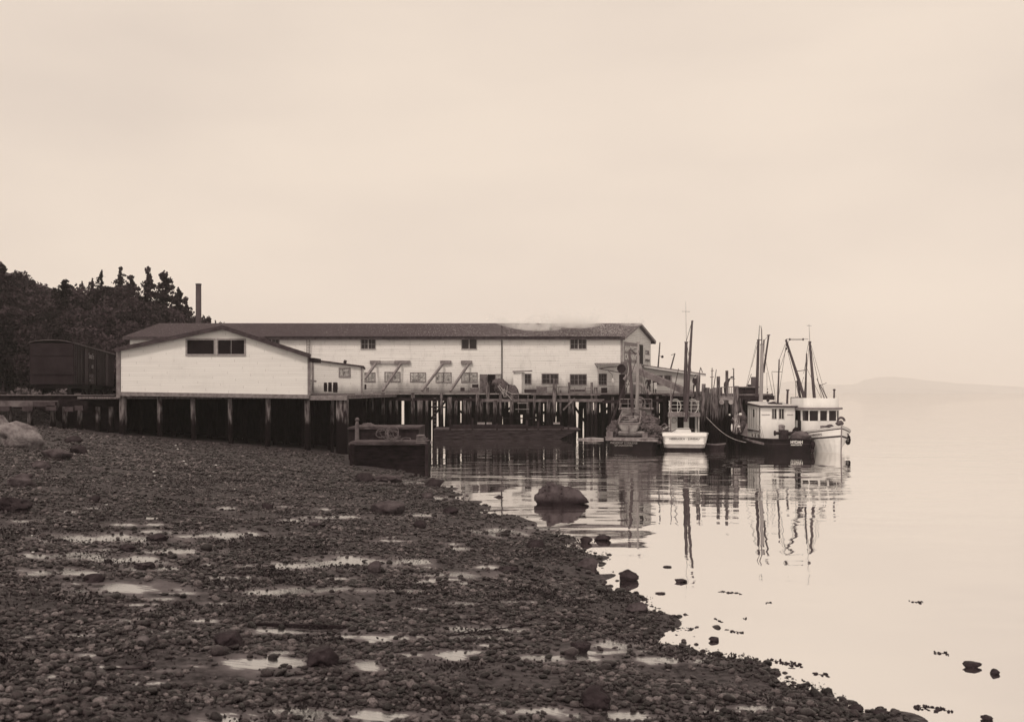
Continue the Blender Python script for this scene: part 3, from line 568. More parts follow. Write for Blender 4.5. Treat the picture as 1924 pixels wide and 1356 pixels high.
# dark panels added behind the rear piles to block light outside the slits
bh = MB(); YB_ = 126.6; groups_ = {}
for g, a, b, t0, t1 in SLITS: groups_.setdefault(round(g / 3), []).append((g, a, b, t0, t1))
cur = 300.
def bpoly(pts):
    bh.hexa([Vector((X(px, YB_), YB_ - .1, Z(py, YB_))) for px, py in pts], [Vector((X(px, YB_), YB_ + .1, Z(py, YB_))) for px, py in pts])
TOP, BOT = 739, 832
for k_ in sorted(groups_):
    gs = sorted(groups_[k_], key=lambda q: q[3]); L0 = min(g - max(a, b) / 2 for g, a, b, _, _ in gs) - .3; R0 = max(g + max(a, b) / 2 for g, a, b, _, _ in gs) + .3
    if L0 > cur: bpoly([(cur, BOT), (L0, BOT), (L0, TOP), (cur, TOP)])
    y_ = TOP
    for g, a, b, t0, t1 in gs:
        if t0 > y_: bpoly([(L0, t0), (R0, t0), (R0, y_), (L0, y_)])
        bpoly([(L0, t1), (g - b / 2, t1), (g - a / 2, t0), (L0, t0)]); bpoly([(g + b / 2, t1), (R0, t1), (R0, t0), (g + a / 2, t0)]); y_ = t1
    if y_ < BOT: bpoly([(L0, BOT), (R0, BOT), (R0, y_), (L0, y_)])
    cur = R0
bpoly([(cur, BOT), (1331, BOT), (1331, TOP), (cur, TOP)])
bh.build('dark_backing', [M_pilein], wharf, True)
bh = MB(); bh.box(-40, -12.5, 92, 92.2, -.5, DZ - .4); bh.build('dark_backing', [M_pilein], wharf, True)  # unseen dark panel added to keep the space under the shed black
for i_, (a_, b_, y0_, y1_) in enumerate(((690, 745, 748, 812), (790, 838, 812, 752), (838, 905, 750, 806), (925, 968, 800, 756), (968, 1030, 758, 800), (1030, 1066, 796, 754), (1072, 1112, 752, 812), (1100, 1150, 806, 758), (1215, 1262, 756, 800))):
    beam(P(a_, y0_, 121 + i_ % 3), P(b_, y1_, 121 + i_ % 3), .12, .24, M_pilein, 'cross_bar')  # diagonal bars added in front of the slits to break up the brightness
# ---------------------------------------------------------------- finger pier right of the white-sterned boat
pier = thing('finger_pier', 'short timber pier crowded with tall rough pilings between the boats', 'pier', (16.8, 95, DZ))
m = MB(); m.box(15.3, 18.3, 90, 112, DZ - .25, DZ - .03); m.box(18.31, 24.5, 103, 112, DZ - .25, DZ - .03); m.build('deck', [plank], pier, True)
m = MB(); m.bar((15.2, 90.1, DZ - .4), (18.4, 90.1, DZ - .4), .3, .35); m.build('edge_beam', [M_woodlt], pier, True); m = MB(); m.bar((18.3, 103, DZ - .4), (24.6, 103, DZ - .4), .3, .4); m.build('edge_beam', [M_wooddk], pier, True)
PP = [(1312, 704, 8, 89), (1302, 745, 7, 91), (1307, 735, 8, 90), (1322, 721, 8, 88), (1329, 728, 10, 88.5), (1337, 730, 7, 89), (1344, 728, 10, 87.6), (1350, 707, 7, 88.4), (1353, 727, 9, 87.5), (1339, 740, 8, 88.2), (1346, 742, 9, 87.2), (1357, 745, 7, 90), (1366, 696, 6, 88), (1383, 725, 10, 86.5), (1375, 750, 6, 90), (1392, 748, 6, 92),
      (1318, 735, 7, 92), (1325, 750, 7, 89.2), (1333, 748, 7, 90), (1362, 752, 5, 92), (1369, 752, 5, 93), (1380, 752, 6, 95)]
for px, py, w_, yy in PP: pile(X(px, yy), yy, Z(py, yy), w_ / F * yy / 2, None, pier, random.uniform(-.35, .25))
q = MB()
for yy in np.arange(91, 112, 1.6):
    for xx in np.arange(15.5, 24.3, .9):
        x_, y_ = xx + random.uniform(-.3, .3), yy + random.uniform(-.4, .4)
        if x_ < 18.2 or y_ > 104: pile(x_, y_, DZ - .26, random.uniform(.14, .2), q, None)
tag(q.build('inner_piles', [M_pilein], pier, True), kind='stuff')
q = MB(); q.bar(P(1352, 748, 86.9), P(1377, 750, 86.9), .5, .18); q.bar(P(1354, 744.5, 86.9), P(1376, 746, 86.9), .5, .06); q.build('platform', [M_woodlt], pier, True)
for i, px in enumerate((1356, 1373.5)):
    q = MB(); q.tube([P(px, 755, 86.2), P(px, 755, 89)], .20, 12); q.build('log_end', [M_woodlt], pier, True)
q = MB(); [q.bar(P(a_, 727, 90), P(a_, 745, 90), .05, .05) for a_ in (1356, 1370, 1374, 1378)]; q.bar(P(1355, 727.5, 90), P(1380, 726.5, 90), .06, .06); q.build('railing', [M_trim], pier, True)
q = MB(); q.bar(P(1384, 734, 104), P(1425, 736, 104), .3, .25); [q.bar(P(a_, 735, 104), P(a_, 745, 104), .12, .12) for a_ in (1386, 1397, 1400)]; q.build('rail_beam', [M_wooddk], pier, True)
m = MB(); m.box(15.5, 24.2, 108.5, 108.7, -.8, DZ - .3); m.box(15.6, 18.0, 94.4, 94.55, -.8, DZ - 1.2); m.build('dark_backing', [M_pilein], pier, True)  # unseen dark panels added to block the bright water behind the pier
# pier-head hut with a stack
t = thing('pier_hut', 'dark plank hut with a square stack behind the Hydah cabin', 'hut', (X(1412, 105), 105, DZ))
m = MB(); m.box(X(1394, 105), X(1424, 105), 105, 107.5, DZ - .03, Z(728, 105)); m.build('wall', [M_wooddk], t, True)
m = MB(); m.box(X(1392, 105), X(1426, 105), 104.8, 107.7, Z(728, 105), Z(726, 105)); m.build('roof', [M_trim], t, True)
m = MB(); m.box(X(1413.5, 105.5), X(1424, 105.5), 105.5, 106.1, Z(726, 105), Z(708, 105.5)); m.build('stack', [mat('stack_paint', .12, .2, 3)], t, True)
m = MB(); m.box(X(1405, 105.5), X(1410, 105.5), 105.2, 105.6, Z(726, 105), Z(722, 105.5)); m.build('vent', [M_iron], t, True)
# ---------------------------------------------------------------- trestle, bank and box cars on the left
tr_ = thing('rail_trestle', 'low dark timber trestle and retaining wall left of the white shed', 'trestle', (-33, 79, 3))
m = MB(); m.box(-44, X(215, 79), 79, 80.2, Z(743, 79), Z(741.5, 79)); m.build('deck_edge', [mat('pale_edge', .15, .3, 3)], tr_, True)
m = MB(); m.box(-44, X(222, 79), 79.2, 79.6, Z(752, 79), Z(743, 79)); m.build('girder', [M_wooddk], tr_, True)
m = MB(); m.box(-44, X(108, 78.8), 78.8, 79.1, Z(764, 79), Z(752.5, 79)); m.build('facing', [mat('faced_stone', .12, .5, 1.0)], tr_, True)
for a_, b_, c_ in ((44, 64, 772), (64, 106, 763.5), (88, 108, 771), (124, 140, 773), (142, 158, 771), (0, 20, 772)):
    m = MB(); m.box(X(a_, 78.6), X(b_ - .4, 78.6), 78.4, 78.75, Z(c_, 78.6), Z(c_ - 9, 78.6)); m.build('stringer_end', [mat('stringer', .06, .4, 2)], tr_, True)
for px in (15, 52, 95, 118, 146, 180, 205): pile(X(px, 79), 79.4, Z(764, 79), .2, None, tr_)
m = MB(); m.box(-46, X(226, 81), 81, 81.3, 1.2, Z(745, 81)); m.build('dark_backing', [M_wooddk], tr_, True)
def boxcar(loc, ang, L, label, near):
    t = thing('box_car', label, 'box car', loc, ang, 'railway box cars beside the shed')
    cr_ = mat('box_car_red', .028, .35, .8, rough=.7); dk = M_black; Wd = 1.4; z0, z1 = .95, 3.75
    m = MB(); m.hexa([(0, -Wd, z0), (L, -Wd, z0), (L, Wd, z0), (0, Wd, z0)], [(0, -Wd, z1), (L, -Wd, z1), (L, Wd, z1), (0, Wd, z1)])
    for i in range(14): m.box(.1 + i * (L - .2) / 14, .14 + i * (L - .2) / 14, -Wd - .03, -Wd - .004, z0, z1)
    for z in (1.6, 2.9): m.box(-.04, -.004, -Wd, Wd, z, z + .08)
    m.build('body', [cr_], t)
    m = MB()
    for k in range(6):
        a0, a1 = -1 + k / 3, -1 + (k + 1) / 3; h = lambda a: z1 + .20 * (1 - a * a)
        m.hexa([(-.08, a0 * 1.48, h(a0)), (L + .08, a0 * 1.48, h(a0)), (L + .08, a1 * 1.48, h(a1)), (-.08, a1 * 1.48, h(a1))], [(-.08, a0 * 1.48, h(a0) + .05), (L + .08, a0 * 1.48, h(a0) + .05), (L + .08, a1 * 1.48, h(a1) + .05), (-.08, a1 * 1.48, h(a1) + .05)])
    m.bar((-.05, -1.5, z1 + .02), (L, -1.5, z1 + .02), .06, .1); m.build('roof', [mat('car_roof', .10, .4, 2)], t)
    m = MB(); m.box(L * .5 - .9, L * .5 + .9, -Wd - .09, -Wd - .035, z0, z1 - .15); m.build('door', [mat('car_door', .05, .3, 1.5)], t)
    m = MB(); m.box(.1, L - .1, -1.0, 1.0, .7, .94); m.build('underframe', [dk], t)
    for bx in (1.6, L - 1.6):
        q = MB(); q.box(bx - .9, bx + .9, -.9, .9, .42, .68); q_ = q.build('truck', [dk], t)
        for dx in (-.8, .8):
            for sy in (-.75, .75): q = MB(); q.tube([(bx + dx, sy - .06, .42), (bx + dx, sy + .06, .42)], .42, 16); w__ = q.build('wheel', [M_iron], t); w__.parent = q_
    m = MB(); [m.bar((.0, -Wd - .06, z), (.5, -Wd - .06, z), .03, .03) for z in np.arange(1.1, 3.7, .4)]; m.build('grab_irons', [M_iron], t)
    def lt(s_, x, z, w_, h_, mm=mat('car_lettering', .30, .3, 4)): text(s_, w_, h_, mm, t, frame_mtx((x, -Wd - .045, z), (1, 0, 0)))
    t.scale = (1.14, 1.14, 1.15)
    if near:
        lt('Santa Fe', 8.6, 3.15, 2.8, .42); lt('ATSF', 9.2, 2.35, 1.1, .26); lt('142508', 8.6, 1.65, 1.9, .26); lt('CAPY 80000', 8.6, 1.3, 2.1, .18)
        m = MB(); m.box(8.0, 10.3, -Wd - .05, -Wd - .036, 1.05, 1.8); m.build('stencil_panel', [mat('stencil', .07, .3, 2)], t)
    return t
ang = math.atan2(1, -.24)
L1 = 11.5 * 1.14; dirc = Vector((math.cos(ang), math.sin(ang), 0)); p0 = Vector((X(97, 86), 86, 4.0))
boxcar(p0, ang, 11.5, 'dark box car with white lettering nearest the camera beside the shed', True)
boxcar(p0 + dirc * (L1 + .7), ang, 11.5, 'further box car coupled behind the lettered one, half hidden by the shed', False)
m = MB()
for s_ in (-.75, .75):
    n_ = Vector((-dirc.y, dirc.x, 0)) * s_; m.bar(p0 - dirc * 7 + n_ + Vector((0, 0, -.02)), p0 + dirc * 26 + n_ + Vector((0, 0, -.02)), .08, .12)
tag(m.build('railway_track', [M_iron]), 'pair of steel rails under the box cars', 'track')
# ---------------------------------------------------------------- smokestack, poles
t = thing('smokestack', 'tall slim dark smokestack rising behind the cannery roof', 'chimney', (X(373, 134), 134, 0))
m = MB(); m.tube([(X(373, 134), 134, 2), P(373, 533, 134)], [.36, .33], 20); m.build('flue', [mat('stack_steel', .075, .15, 1)], t, True, True)
m = MB(); m.tube([P(373, 535, 134), P(373, 533.4, 134)], .37, 20); m.build('rim', [M_iron], t, True, True)
def pole(px0, py0, px1, py1, Y, w_, label, cat='pole', cross=(), mt=None, nm='pole', lamp=None, w1=None):
    t = thing(nm, label, cat, P(px0, py0, Y)); q = MB(); q.tube([P(px0, py0, Y), P(px1, py1, Y)], [w_ / F * Y / 2, (w1 or w_ * .7) / F * Y / 2], 8); q.build('shaft', [mt or M_mastd], t, True)
    for (a_, b_, y0, y1) in cross: q = MB(); q.tube([P(a_, y0, Y), P(b_, y1, Y)], .035, 6); q.build('crossarm', [mt or M_mastd], t, True)
    if lamp: q = MB(); q.tube([P(lamp[0], lamp[1], Y), P(lamp[2], lamp[3], Y)], .025, 6); q.blob(P(lamp[2], lamp[3], Y), .16, 2, .02); q.build('lamp', [M_iron], t, True)
    return t
pole(1236.5, 690, 1240, 643, 128, 3, 'tall leaning pole with a lamp behind the lean-to roof', 'pole', lamp=(1237.5, 668, 1244.5, 670), w1=2)
pole(1259, 697, 1268, 664, 127, 3, 'tilted derrick spar with a block behind the lean-to roof', 'spar', cross=((1261, 1269, 667, 664),), w1=2.4)
pole(1310, 703, 1303, 735, 100, 1.6, 'thin slanting spar left of the tallest piling', 'spar')
pole(1337.5, 735, 1338, 691, 106, 2.2, 'thin mast with a short crosstree beyond the pilings', 'mast', ((1334, 1341, 708, 708), (1336, 1341, 697, 696)))
pole(1340, 735, 1346, 694, 104, 1.8, 'slanting boom beside the thin mast beyond the pilings', 'spar')
pole(1378.5, 735, 1378.5, 692, 103, 2.6, 'iron post with a cap bar and crosstree beside the last piling', 'mast', ((1375, 1381, 711.5, 711.5), (1376, 1379, 692.5, 692.5)))
pole(1400, 735, 1412, 702, 110, 1.4, 'thin slanting pole behind the pier hut', 'spar')
pole(1320, 700, 1316.5, 690, 89, 1.6, 'curved iron davit on the tall double piling', 'davit', ((1316.5, 1313, 690, 705),))
# ---------------------------------------------------------------- hoist machinery at the cannery corner
t = thing('fish_elevator', 'fish elevator with a long inclined chute by the cannery corner', 'conveyor', (X(1180, 110), 110, DZ))
m = MB(); m.bar(P(1200, 697, 110), P(1305, 742, 104), .5, .55); m.build('chute', [M_wood], t, True)
m = MB(); m.bar(P(1186, 691, 110.3), P(1200, 697, 110), .55, .6); m.build('chute_head', [M_woodlt], t, True)
m = MB(); m.tube([P(1167.5, 692, 109.6), P(1167.5, 692, 110.6)], .42, 20); m.torus(P(1167.5, 692, 109.55), .38, .06, 'y'); m.build('drum', [M_wooddk], t, True)
m = MB(); m.box(X(1168, 110.7), X(1179, 110.7), 110.7, 111.5, Z(703, 110), Z(679, 110)); m.build('gear_box', [M_wood], t, True)
m = MB(); m.box(X(1164, 110.9), X(1174, 110.9), 110.8, 111.4, DZ - .5, Z(703, 110)); m.build('tower_leg', [M_wooddk], t, True)
m = MB(); m.tube([P(1172, 713, 109.5), P(1182, 702, 109.5)], .15, 10); m.build('spout', [M_woodlt], t, True)
m = MB(); m.box(X(1199, 111), X(1205, 111), 111, 111.4, DZ, Z(683, 111)); m.box(X(1206, 111.2), X(1208, 111.2), 111, 111.4, DZ, Z(690, 111)); m.build('post', [M_woodlt], t, True)
m = MB(); m.bar(P(1190, 719.5, 109), P(1208, 722, 109), .12, .2); m.bar(P(1205, 721, 109), P(1222, 740, 109), .2, .25); m.build('side_chute', [M_woodlt], t, True)
m = MB(); [m.bar(P(x, 738, 110.5), P(x, 714, 110.5), .1, .1) for x in (1180, 1184)]; [m.bar(P(1176, y, 110.5), P(1186, y, 110.5), .08, .08) for y in (719, 726)]; m.build('white_frame', [M_trimw], t, True)
t = thing('awning', 'flat awning on a diagonal bracket left of the cannery corner', 'awning', P(1144, 683, 116))
m = MB(); m.hexa([P(1117, 684, 116.6), P(1166, 684, 116.6), P(1166, 684, 117.9), P(1119, 684, 117.9)], [P(1117, 682, 116.6), P(1166, 682, 116.6), P(1166, 682, 117.9), P(1119, 682, 117.9)]); m.build('canopy', [M_trim], t, True)
m = MB(); m.bar(P(1118, 684, 116.6), P(1125, 693, 116.6), .06, .06); m.bar(P(1125, 692, 116.6), P(1165, 687.5, 116.6), .08, .08); m.bar(P(1125, 692, 116.6), P(1165, 700, 116.6), .08, .08); m.build('bracket', [M_iron], t, True)
m = MB(); m.tube([P(1124, 692, 116.5), P(1124, 738, 112)], .06, 6); m.build('post', [M_woodlt], t, True)
t = thing('hanging_lamp', 'small white lamp box hanging from the awning bracket', 'lamp', P(1151, 714, 116))
m = MB(); m.tube([P(1143, 697, 116.3), P(1150, 703, 116.3), P(1151, 710, 116.3)], .025, 6); m.build('cord', [M_wire], t, True)
m = MB(); m.box(X(1149, 116.3), X(1153.5, 116.3), 116.2, 116.45, Z(718, 116.3), Z(712.5, 116.3)); m.box(X(1150, 116.3), X(1152.5, 116.3), 116.25, 116.4, Z(712.5, 116.3), Z(710, 116.3)); m.build('box', [M_trimw], t, True)
# ---------------------------------------------------------------- things lying on the wharf
def crate(px0, px1, py0, py1, Y, label, v=.10, slats=True, kind='crate'):
    t = thing(kind, label, kind, P((px0 + px1) / 2, py1, Y)); mt = mat('crate_%d' % int(v * 100), v, .4, 4)
    x0, x1, z0, z1 = X(px0, Y), X(px1, Y), Z(py1, Y), Z(py0, Y); d = min(1.0, x1 - x0)
    m = MB(); m.box(x0 + .02, x1 - .02, Y + .02, Y + d, z0, z1 - .02); m.build('box', [mt], t, True)
    m = MB(); n_ = max(2, int((z1 - z0) / .22))
    for i in range(n_): m.box(x0, x1, Y - .01, Y + .018, z0 + (z1 - z0) * i / n_ + .015, z0 + (z1 - z0) * (i + 1) / n_ - .015)
    for xx in (x0, x1 - .08): m.box(xx, xx + .08, Y - .035, Y - .012, z0, z1)
    m.build('slats', [mt], t, True); return t
crate(681.5, 688, 722, 731, 110.5, 'dark crate beside the small lean-to corner', .035)
crate(865, 873, 727.5, 734.5, 113, 'dark crate below the last window before the door', .05)
crate(887, 899, 721.5, 728, 113.6, 'dark open crate stacked on a pale box by the door', .03)
crate(883, 900, 728.5, 737, 113.4, 'wide pale box under the dark crate by the door', .16)
crate(929, 941, 722, 734, 114, 'grey box leaning in the cannery doorway', .12)
crate(985, 1008, 731, 737, 114, 'long dark fish box right of the white booth', .05)
crate(1008, 1028, 727, 736, 116, 'grey fish box under the wide dark window', .16)
crate(1070, 1100, 731, 736, 115, 'low grimy fish box under the double window', .09)
crate(1130, 1141, 728, 738, 114, 'black coal box under the last window', .025)
def barrel(px, Y, py0, py1, w_, label):
    t = thing('barrel', label, 'barrel', P(px, py1, Y), group='old barrels outside the lean-to'); a = P(px, py1, Y); h = (py1 - py0) / F * Y; r = w_ / F * Y / 2
    m = MB(); m.tube([a + UP * h * k for k in (0, .25, .5, .75, 1)], [r * .86, r * .97, r, r * .97, r * .86], 16); m.build('staves', [M_wooddk], t, True, True)
    m = MB(); [m.torus(a + UP * h * k, r * rr + .005, .02, 'z', 16, 6) for k, rr in ((.1, .9), (.33, .99), (.67, .99), (.9, .9))]; m.build('hoops', [M_iron], t, True)
barrel(611.5, 84, 718.5, 735.5, 6.5, 'leftmost of the three old barrels by the lean-to wall'); barrel(620, 84, 718, 736, 7, 'middle of the three old barrels by the lean-to wall'); barrel(630, 84, 718, 737, 9, 'widest, rightmost of the three old barrels by the lean-to wall')
for q_ in ('left',):
    t = thing('net_heap', 'dark heap of fishing net spilling over the wharf edge by the door', 'net', P(957, 735, 112))
    m = MB()
    for i in range(16): f_ = i / 15; m.blob(P(934 + 29 * f_ + random.uniform(-2, 2), 718 + 22 * f_ + random.uniform(-1, 5), 112.4 + random.uniform(-.5, .8)), (.55, .45, .38 + .45 * f_), 2, .4, 2, i)
    m.build('mesh', [M_net], t, True, True)
    m = MB(); [m.tube([P(933 + random.uniform(0, 22), 722 + random.uniform(0, 8), 111.6), P(945 + random.uniform(0, 18), 738 + random.uniform(0, 14), 111.5)], .04, 5) for _ in range(7)]; m.build('lines', [M_rope], t, True)
t = thing('handrail', 'thin handrail on posts along the wharf under the wide windows', 'railing', P(1060, 727, 111.9))
m = MB(); m.bar(P(1007, 726, 111.9), P(1111, 728.5, 111.9), .07, .07); m.build('rail', [M_wood], t, True); m = MB(); [m.bar(P(x, 727, 111.9), P(x, 738, 111.9), .07, .07) for x in (1009, 1026, 1049, 1080, 1100)]; m.build('posts', [M_wood], t, True)
t = thing('hanging_stage', 'small ladder-like stage hanging under the wharf edge', 'stage', P(982, 770, 111))
m = MB(); [m.bar(P(x, 742, 111.2), P(x, 775, 111.2), .08, .08) for x in (974, 992)]; m.build('hangers', [M_wood], t, True); m = MB(); m.bar(P(972, 757, 111.1), P(992, 757, 111.1), .1, .1); m.bar(P(968, 768.5, 111.1), P(994, 768.5, 111.1), .3, .07); m.build('steps', [M_woodlt], t, True)
t = thing('wharf_ladder', 'wooden ladder fixed between two wharf piles', 'ladder', P(818, 760, 111.4))
m = MB(); [m.bar(P(x, 742, 111.3), P(x, 800, 111.3), .07, .07) for x in (814.5, 820)]; m.build('rail', [M_wooddk], t, True)
for y in range(748, 800, 7):
    m = MB(); m.bar(P(814.5, y, 111.3), P(820, y, 111.3), .06, .06); m.build('rung', [M_wood], t, True)
t = thing('plank_walk', 'loose planks laid along the wharf edge beside the lean-to', 'plank', P(680, 735, 108)); m = MB(); m.box(X(650, 105), X(701, 105), 105, 106.5, DZ + .0, DZ + .1); m.build('plank', [M_woodlt], t, True)
t = thing('wharf_bollard', 'short mooring post behind the diagonal struts', 'bollard', P(803, 735, 112.5)); m = MB(); m.tube([P(803, 737, 112.6), P(803, 728, 112.6)], .14, 10); m.tube([P(803, 729.5, 112.6), P(803, 728, 112.6)], .19, 10); m.build('post', [M_wood], t, True)
# ---------------------------------------------------------------- scows
def scow(name, label, px0, px1, pyt, Y, zb, depth, rake=0, wtop=.18, mt=None, side=0):
    t = thing(name, label, 'scow', (X((px0 + px1) / 2, Y), Y, zb)); x0, x1, zt = X(px0, Y), X(px1, Y), Z(pyt, Y)
    m = MB(); m.hexa([(x0, Y, zb), (x1 - rake, Y, zb), (x1 - rake, Y + depth, zb), (x0, Y + depth, zb)], [(x0, Y, zt), (x1, Y, zt), (x1 + side, Y + depth, zt), (x0 - side, Y + depth, zt)]); m.build('hull', [mt or M_wooddk], t, True)
    m = MB(); n_ = max(3, int((zt - zb) / .28))
    for i in range(n_):
        za_, zb_ = zb + (zt - zb) * i / n_ + .02, zb + (zt - zb) * (i + 1) / n_ - .02; r0 = rake * (1 - (za_ - zb) / (zt - zb)); r1 = rake * (1 - (zb_ - zb) / (zt - zb))
        m.hexa([(x0, Y - .05, za_), (x1 - r0 - .02, Y - .05, za_), (x1 - r0 - .02, Y - .002, za_), (x0, Y - .002, za_)], [(x0, Y - .05, zb_), (x1 - r1 - .02, Y - .05, zb_), (x1 - r1 - .02, Y - .002, zb_), (x0, Y - .002, zb_)])
    m.build('side_planks', [mt or M_wooddk], t, True)
    m = MB(); m.bar((x0 - .05, Y - .1, zt - wtop / 2), (x1 + .05, Y - .1, zt - wtop / 2), .12, wtop); m.box(x0, x1, Y + .01, Y + depth * .98, zt + .003, zt + .03); m.build('gunwale', [mat('worn_gunwale', .075, .5, 2)], t, True)
    return t
sc1 = scow('scow', 'nearest black flat scow with rope coils on its deck', 657, 801, 831, 64.5, -.4, 3.2, 0, .14, mat('tarred_hull', .012, .9, 1.6, bump=.4, stretch=(1, 1, 5)))
m = MB(); [m.tube([(X(a_, 63.3), 63.35, -.3), (X(a_, 63.3), 63.35, Z(834, 63.3))], .09, 8) for a_ in (660, 663, 801.5)]; m.build('corner_timber', [M_wooddk], sc1, True)
sc2 = scow('scow', 'dark planked scow behind the nearest one, loaded with canvas and boards', 655, 787, 803, 69.5, -.3, 5, .0, .1, M_wooddk, 0)
q = MB(); q.tube([P(671, 830, 69.3), P(671, 797, 69.3)], [.15, .13], 10); q.tube([P(671, 797, 69.3), P(671, 791, 69.3)], [.12, .08], 10); q.blob(P(671, 788, 69.3), .14, 2, .05); q.build('mooring_post', [M_wood], sc2, True)
q = MB(); q.bar(P(729, 829, 69.2), P(729, 806, 69.2), .14, .1); q.build('stanchion', [M_wood], sc2, True)
t = thing('canvas_cover', 'crumpled pale canvas and boards on the second scow', 'canvas', P(690, 802, 71)); m = MB()
m.hexa([P(676, 803, 70), P(712, 804, 70), P(716, 804, 72), P(680, 803, 72)], [P(682, 795, 70.3), P(697, 794, 70.3), P(712, 802, 72), P(684, 796, 72)]); m.bar(P(690, 795, 69.9), P(716, 803, 69.9), .3, .1); m.bar(P(682, 796, 69.8), P(700, 801, 69.8), .2, .08); m.bar(P(712, 802.5, 69.9), P(786, 805, 69.9), .3, .1); m.build('canvas', [M_tarp], t, True)
t = thing('net_bundle', 'rounded bundle lying on the rear scow', 'bundle', P(749, 803, 70.2)); m = MB(); m.blob(P(750, 803, 70.4), (.28, .3, .16), 2, .1); m.build('bundle', [mat('bundle_cloth', .13, .3, 5)], t, True, True)
def coil(label, px, py, Y, n_, r, sx=1, tall=.0):
    t = thing('rope_coil', label, 'rope', P(px, py, Y)); m = MB(); c = P(px, py, Y)
    for i in range(n_):
        cc = c + Vector((random.uniform(-.35, .35) * sx, random.uniform(-.2, .2), .05 + .02 * i)); rr = r * random.uniform(.5, 1); ti = R(random.uniform(0, 14 + 50 * tall)); az = random.uniform(0, 6.28); pts = []
        rot = Matrix.Rotation(az, 3, 'Z') @ Matrix.Rotation(ti, 3, 'X')
        for k in range(25): a_ = k / 24 * 2 * math.pi; p_ = rot @ Vector((rr * math.cos(a_), rr * math.sin(a_), 0)); pts.append(cc + p_ + Vector((0, 0, rr * math.sin(ti))))
        m.tube(pts, .02, 5)
    m.build('rope', [mat('old_rope', .13, .4, 8)], t, True)
coil('large loose coil of rope in the middle of the nearest scow', 729, 830, 64, 12, .45, 1.2, 1.0); coil('small twist of rope right of the big coil', 752, 831, 64, 5, .28, 1.2, .3)
t = thing('plank_pile', 'small stack of boards on the right corner of the nearest scow', 'boards', P(792, 832, 64.4)); m = MB(); [m.box(X(783, 64.5), X(800 - i * 1.2, 64.5), 64.1, 65.6, Z(832, 64.5) + i * .1, Z(832, 64.5) + i * .1 + .06) for i in range(5)]; m.build('boards', [M_wood], t, True)
coil('rope looped on the board stack', 790, 827, 64.6, 4, .22, 1, .8)
sc3 = scow('barge', 'long low barge with raked bow moored along the wharf piles', 815, 1090, 806, 104.5, -.3, 5, 2.6, .06, mat('barge_side', .034, .85, 1.5, bump=.4, stretch=(.6, 1, 6)))
m = MB(); m.box(X(847, 104.9), X(990, 104.9), 104.7, 104.9, Z(806, 104.9) + .03, Z(797.5, 104.9)); m.box(X(990, 104.9), X(1060, 104.9), 104.7, 104.9, Z(806, 104.9) + .03, Z(800, 104.9)); m.build('coaming', [M_wooddk], sc3, True)
for a_, h_ in ((846, 783), (888, 780), (934, 790), (990, 784), (1011, 786), (1055, 796), (1068, 795)):
    m = MB(); m.box(X(a_ - 1.8, 104.5), X(a_ + 1.8, 104.5), 104.25, 104.42, Z(808, 104.5), Z(h_ + 5, 104.5)); m.build('post', [M_wooddk], sc3, True)
m = MB(); [m.box(X(a_, 105), X(b_, 105), 104.95, 105.5, Z(797, 105), Z(793.5, 105)) for a_, b_ in ((897, 911), (914, 924), (1040, 1052))]; m.build('cargo_blocks', [M_woodlt], sc3, True)
t = thing('floating_log', 'pale log floating at the foot of the raked barge bow', 'log', (X(1115, 104), 104, 0)); m = MB(); m.tube([(X(1085, 103.5), 103.5, .02), (X(1112, 103.2), 103.2, .08), (X(1134, 103), 103, .05)], [.1, .16, .12], 8); m.build('trunk', [M_woodlt], t, True)
t = thing('floating_log', 'thin log floating left of the long barge', 'log', (X(800, 96), 96, 0)); m = MB(); m.tube([(X(788, 98), 98, .03), (X(812, 98), 98, .04)], .08, 8); m.build('trunk', [M_woodlt], t, True)
# ---------------------------------------------------------------- steam drifting over the roof
def steam(label, c, s, dens, seed):
    m = bpy.data.materials.new('steam'); m.use_nodes = True; t = m.node_tree; nn = t.nodes; lk = t.links.new; nn.clear()
    out = nn.new('ShaderNodeOutputMaterial'); v = nn.new('ShaderNodeVolumePrincipled'); v.inputs['Color'].default_value = (1, 1, 1, 1); v.inputs['Anisotropy'].default_value = 0
    tcn = nn.new('ShaderNodeTexCoord'); ln = nn.new('ShaderNodeVectorMath'); ln.operation = 'LENGTH'; lk(tcn.outputs['Object'], ln.inputs[0])
    n = nn.new('ShaderNodeTexNoise'); n.inputs['Scale'].default_value = 1.8; n.inputs['Detail'].default_value = 6; n.inputs['Roughness'].default_value = .62; n.inputs['Distortion'].default_value = 1.0
    mp_ = nn.new('ShaderNodeMapping'); mp_.inputs['Location'].default_value = (seed, 0, 0); mp_.inputs['Scale'].default_value = (1.5, .8, .6); lk(tcn.outputs['Object'], mp_.inputs[0]); lk(mp_.outputs[0], n.inputs[0])
    a = nn.new('ShaderNodeMath'); a.operation = 'MULTIPLY_ADD'; lk(ln.outputs['Value'], a.inputs[0]); a.inputs[1].default_value = -1.15; a.inputs[2].default_value = -1.25
    b = nn.new('ShaderNodeMath'); b.operation = 'MULTIPLY_ADD'; lk(n.outputs[0], b.inputs[0]); b.inputs[1].default_value = 4.2; lk(a.outputs[0], b.inputs[2])
    e = nn.new('ShaderNodeMath'); e.operation = 'MULTIPLY'; lk(b.outputs[0], e.inputs[0]); e.inputs[1].default_value = dens
    f = nn.new('ShaderNodeMath'); f.operation = 'MAXIMUM'; lk(e.outputs[0], f.inputs[0]); f.inputs[1].default_value = 0
    lk(f.outputs[0], v.inputs['Density']); lk(v.outputs[0], out.inputs['Volume'])
    q = MB(); q.blob((0, 0, 0), 1, 3, 0); o = q.build('steam', [m]); o.location = c; o.scale = s; o['kind'] = 'stuff'; o['label'] = label; return o
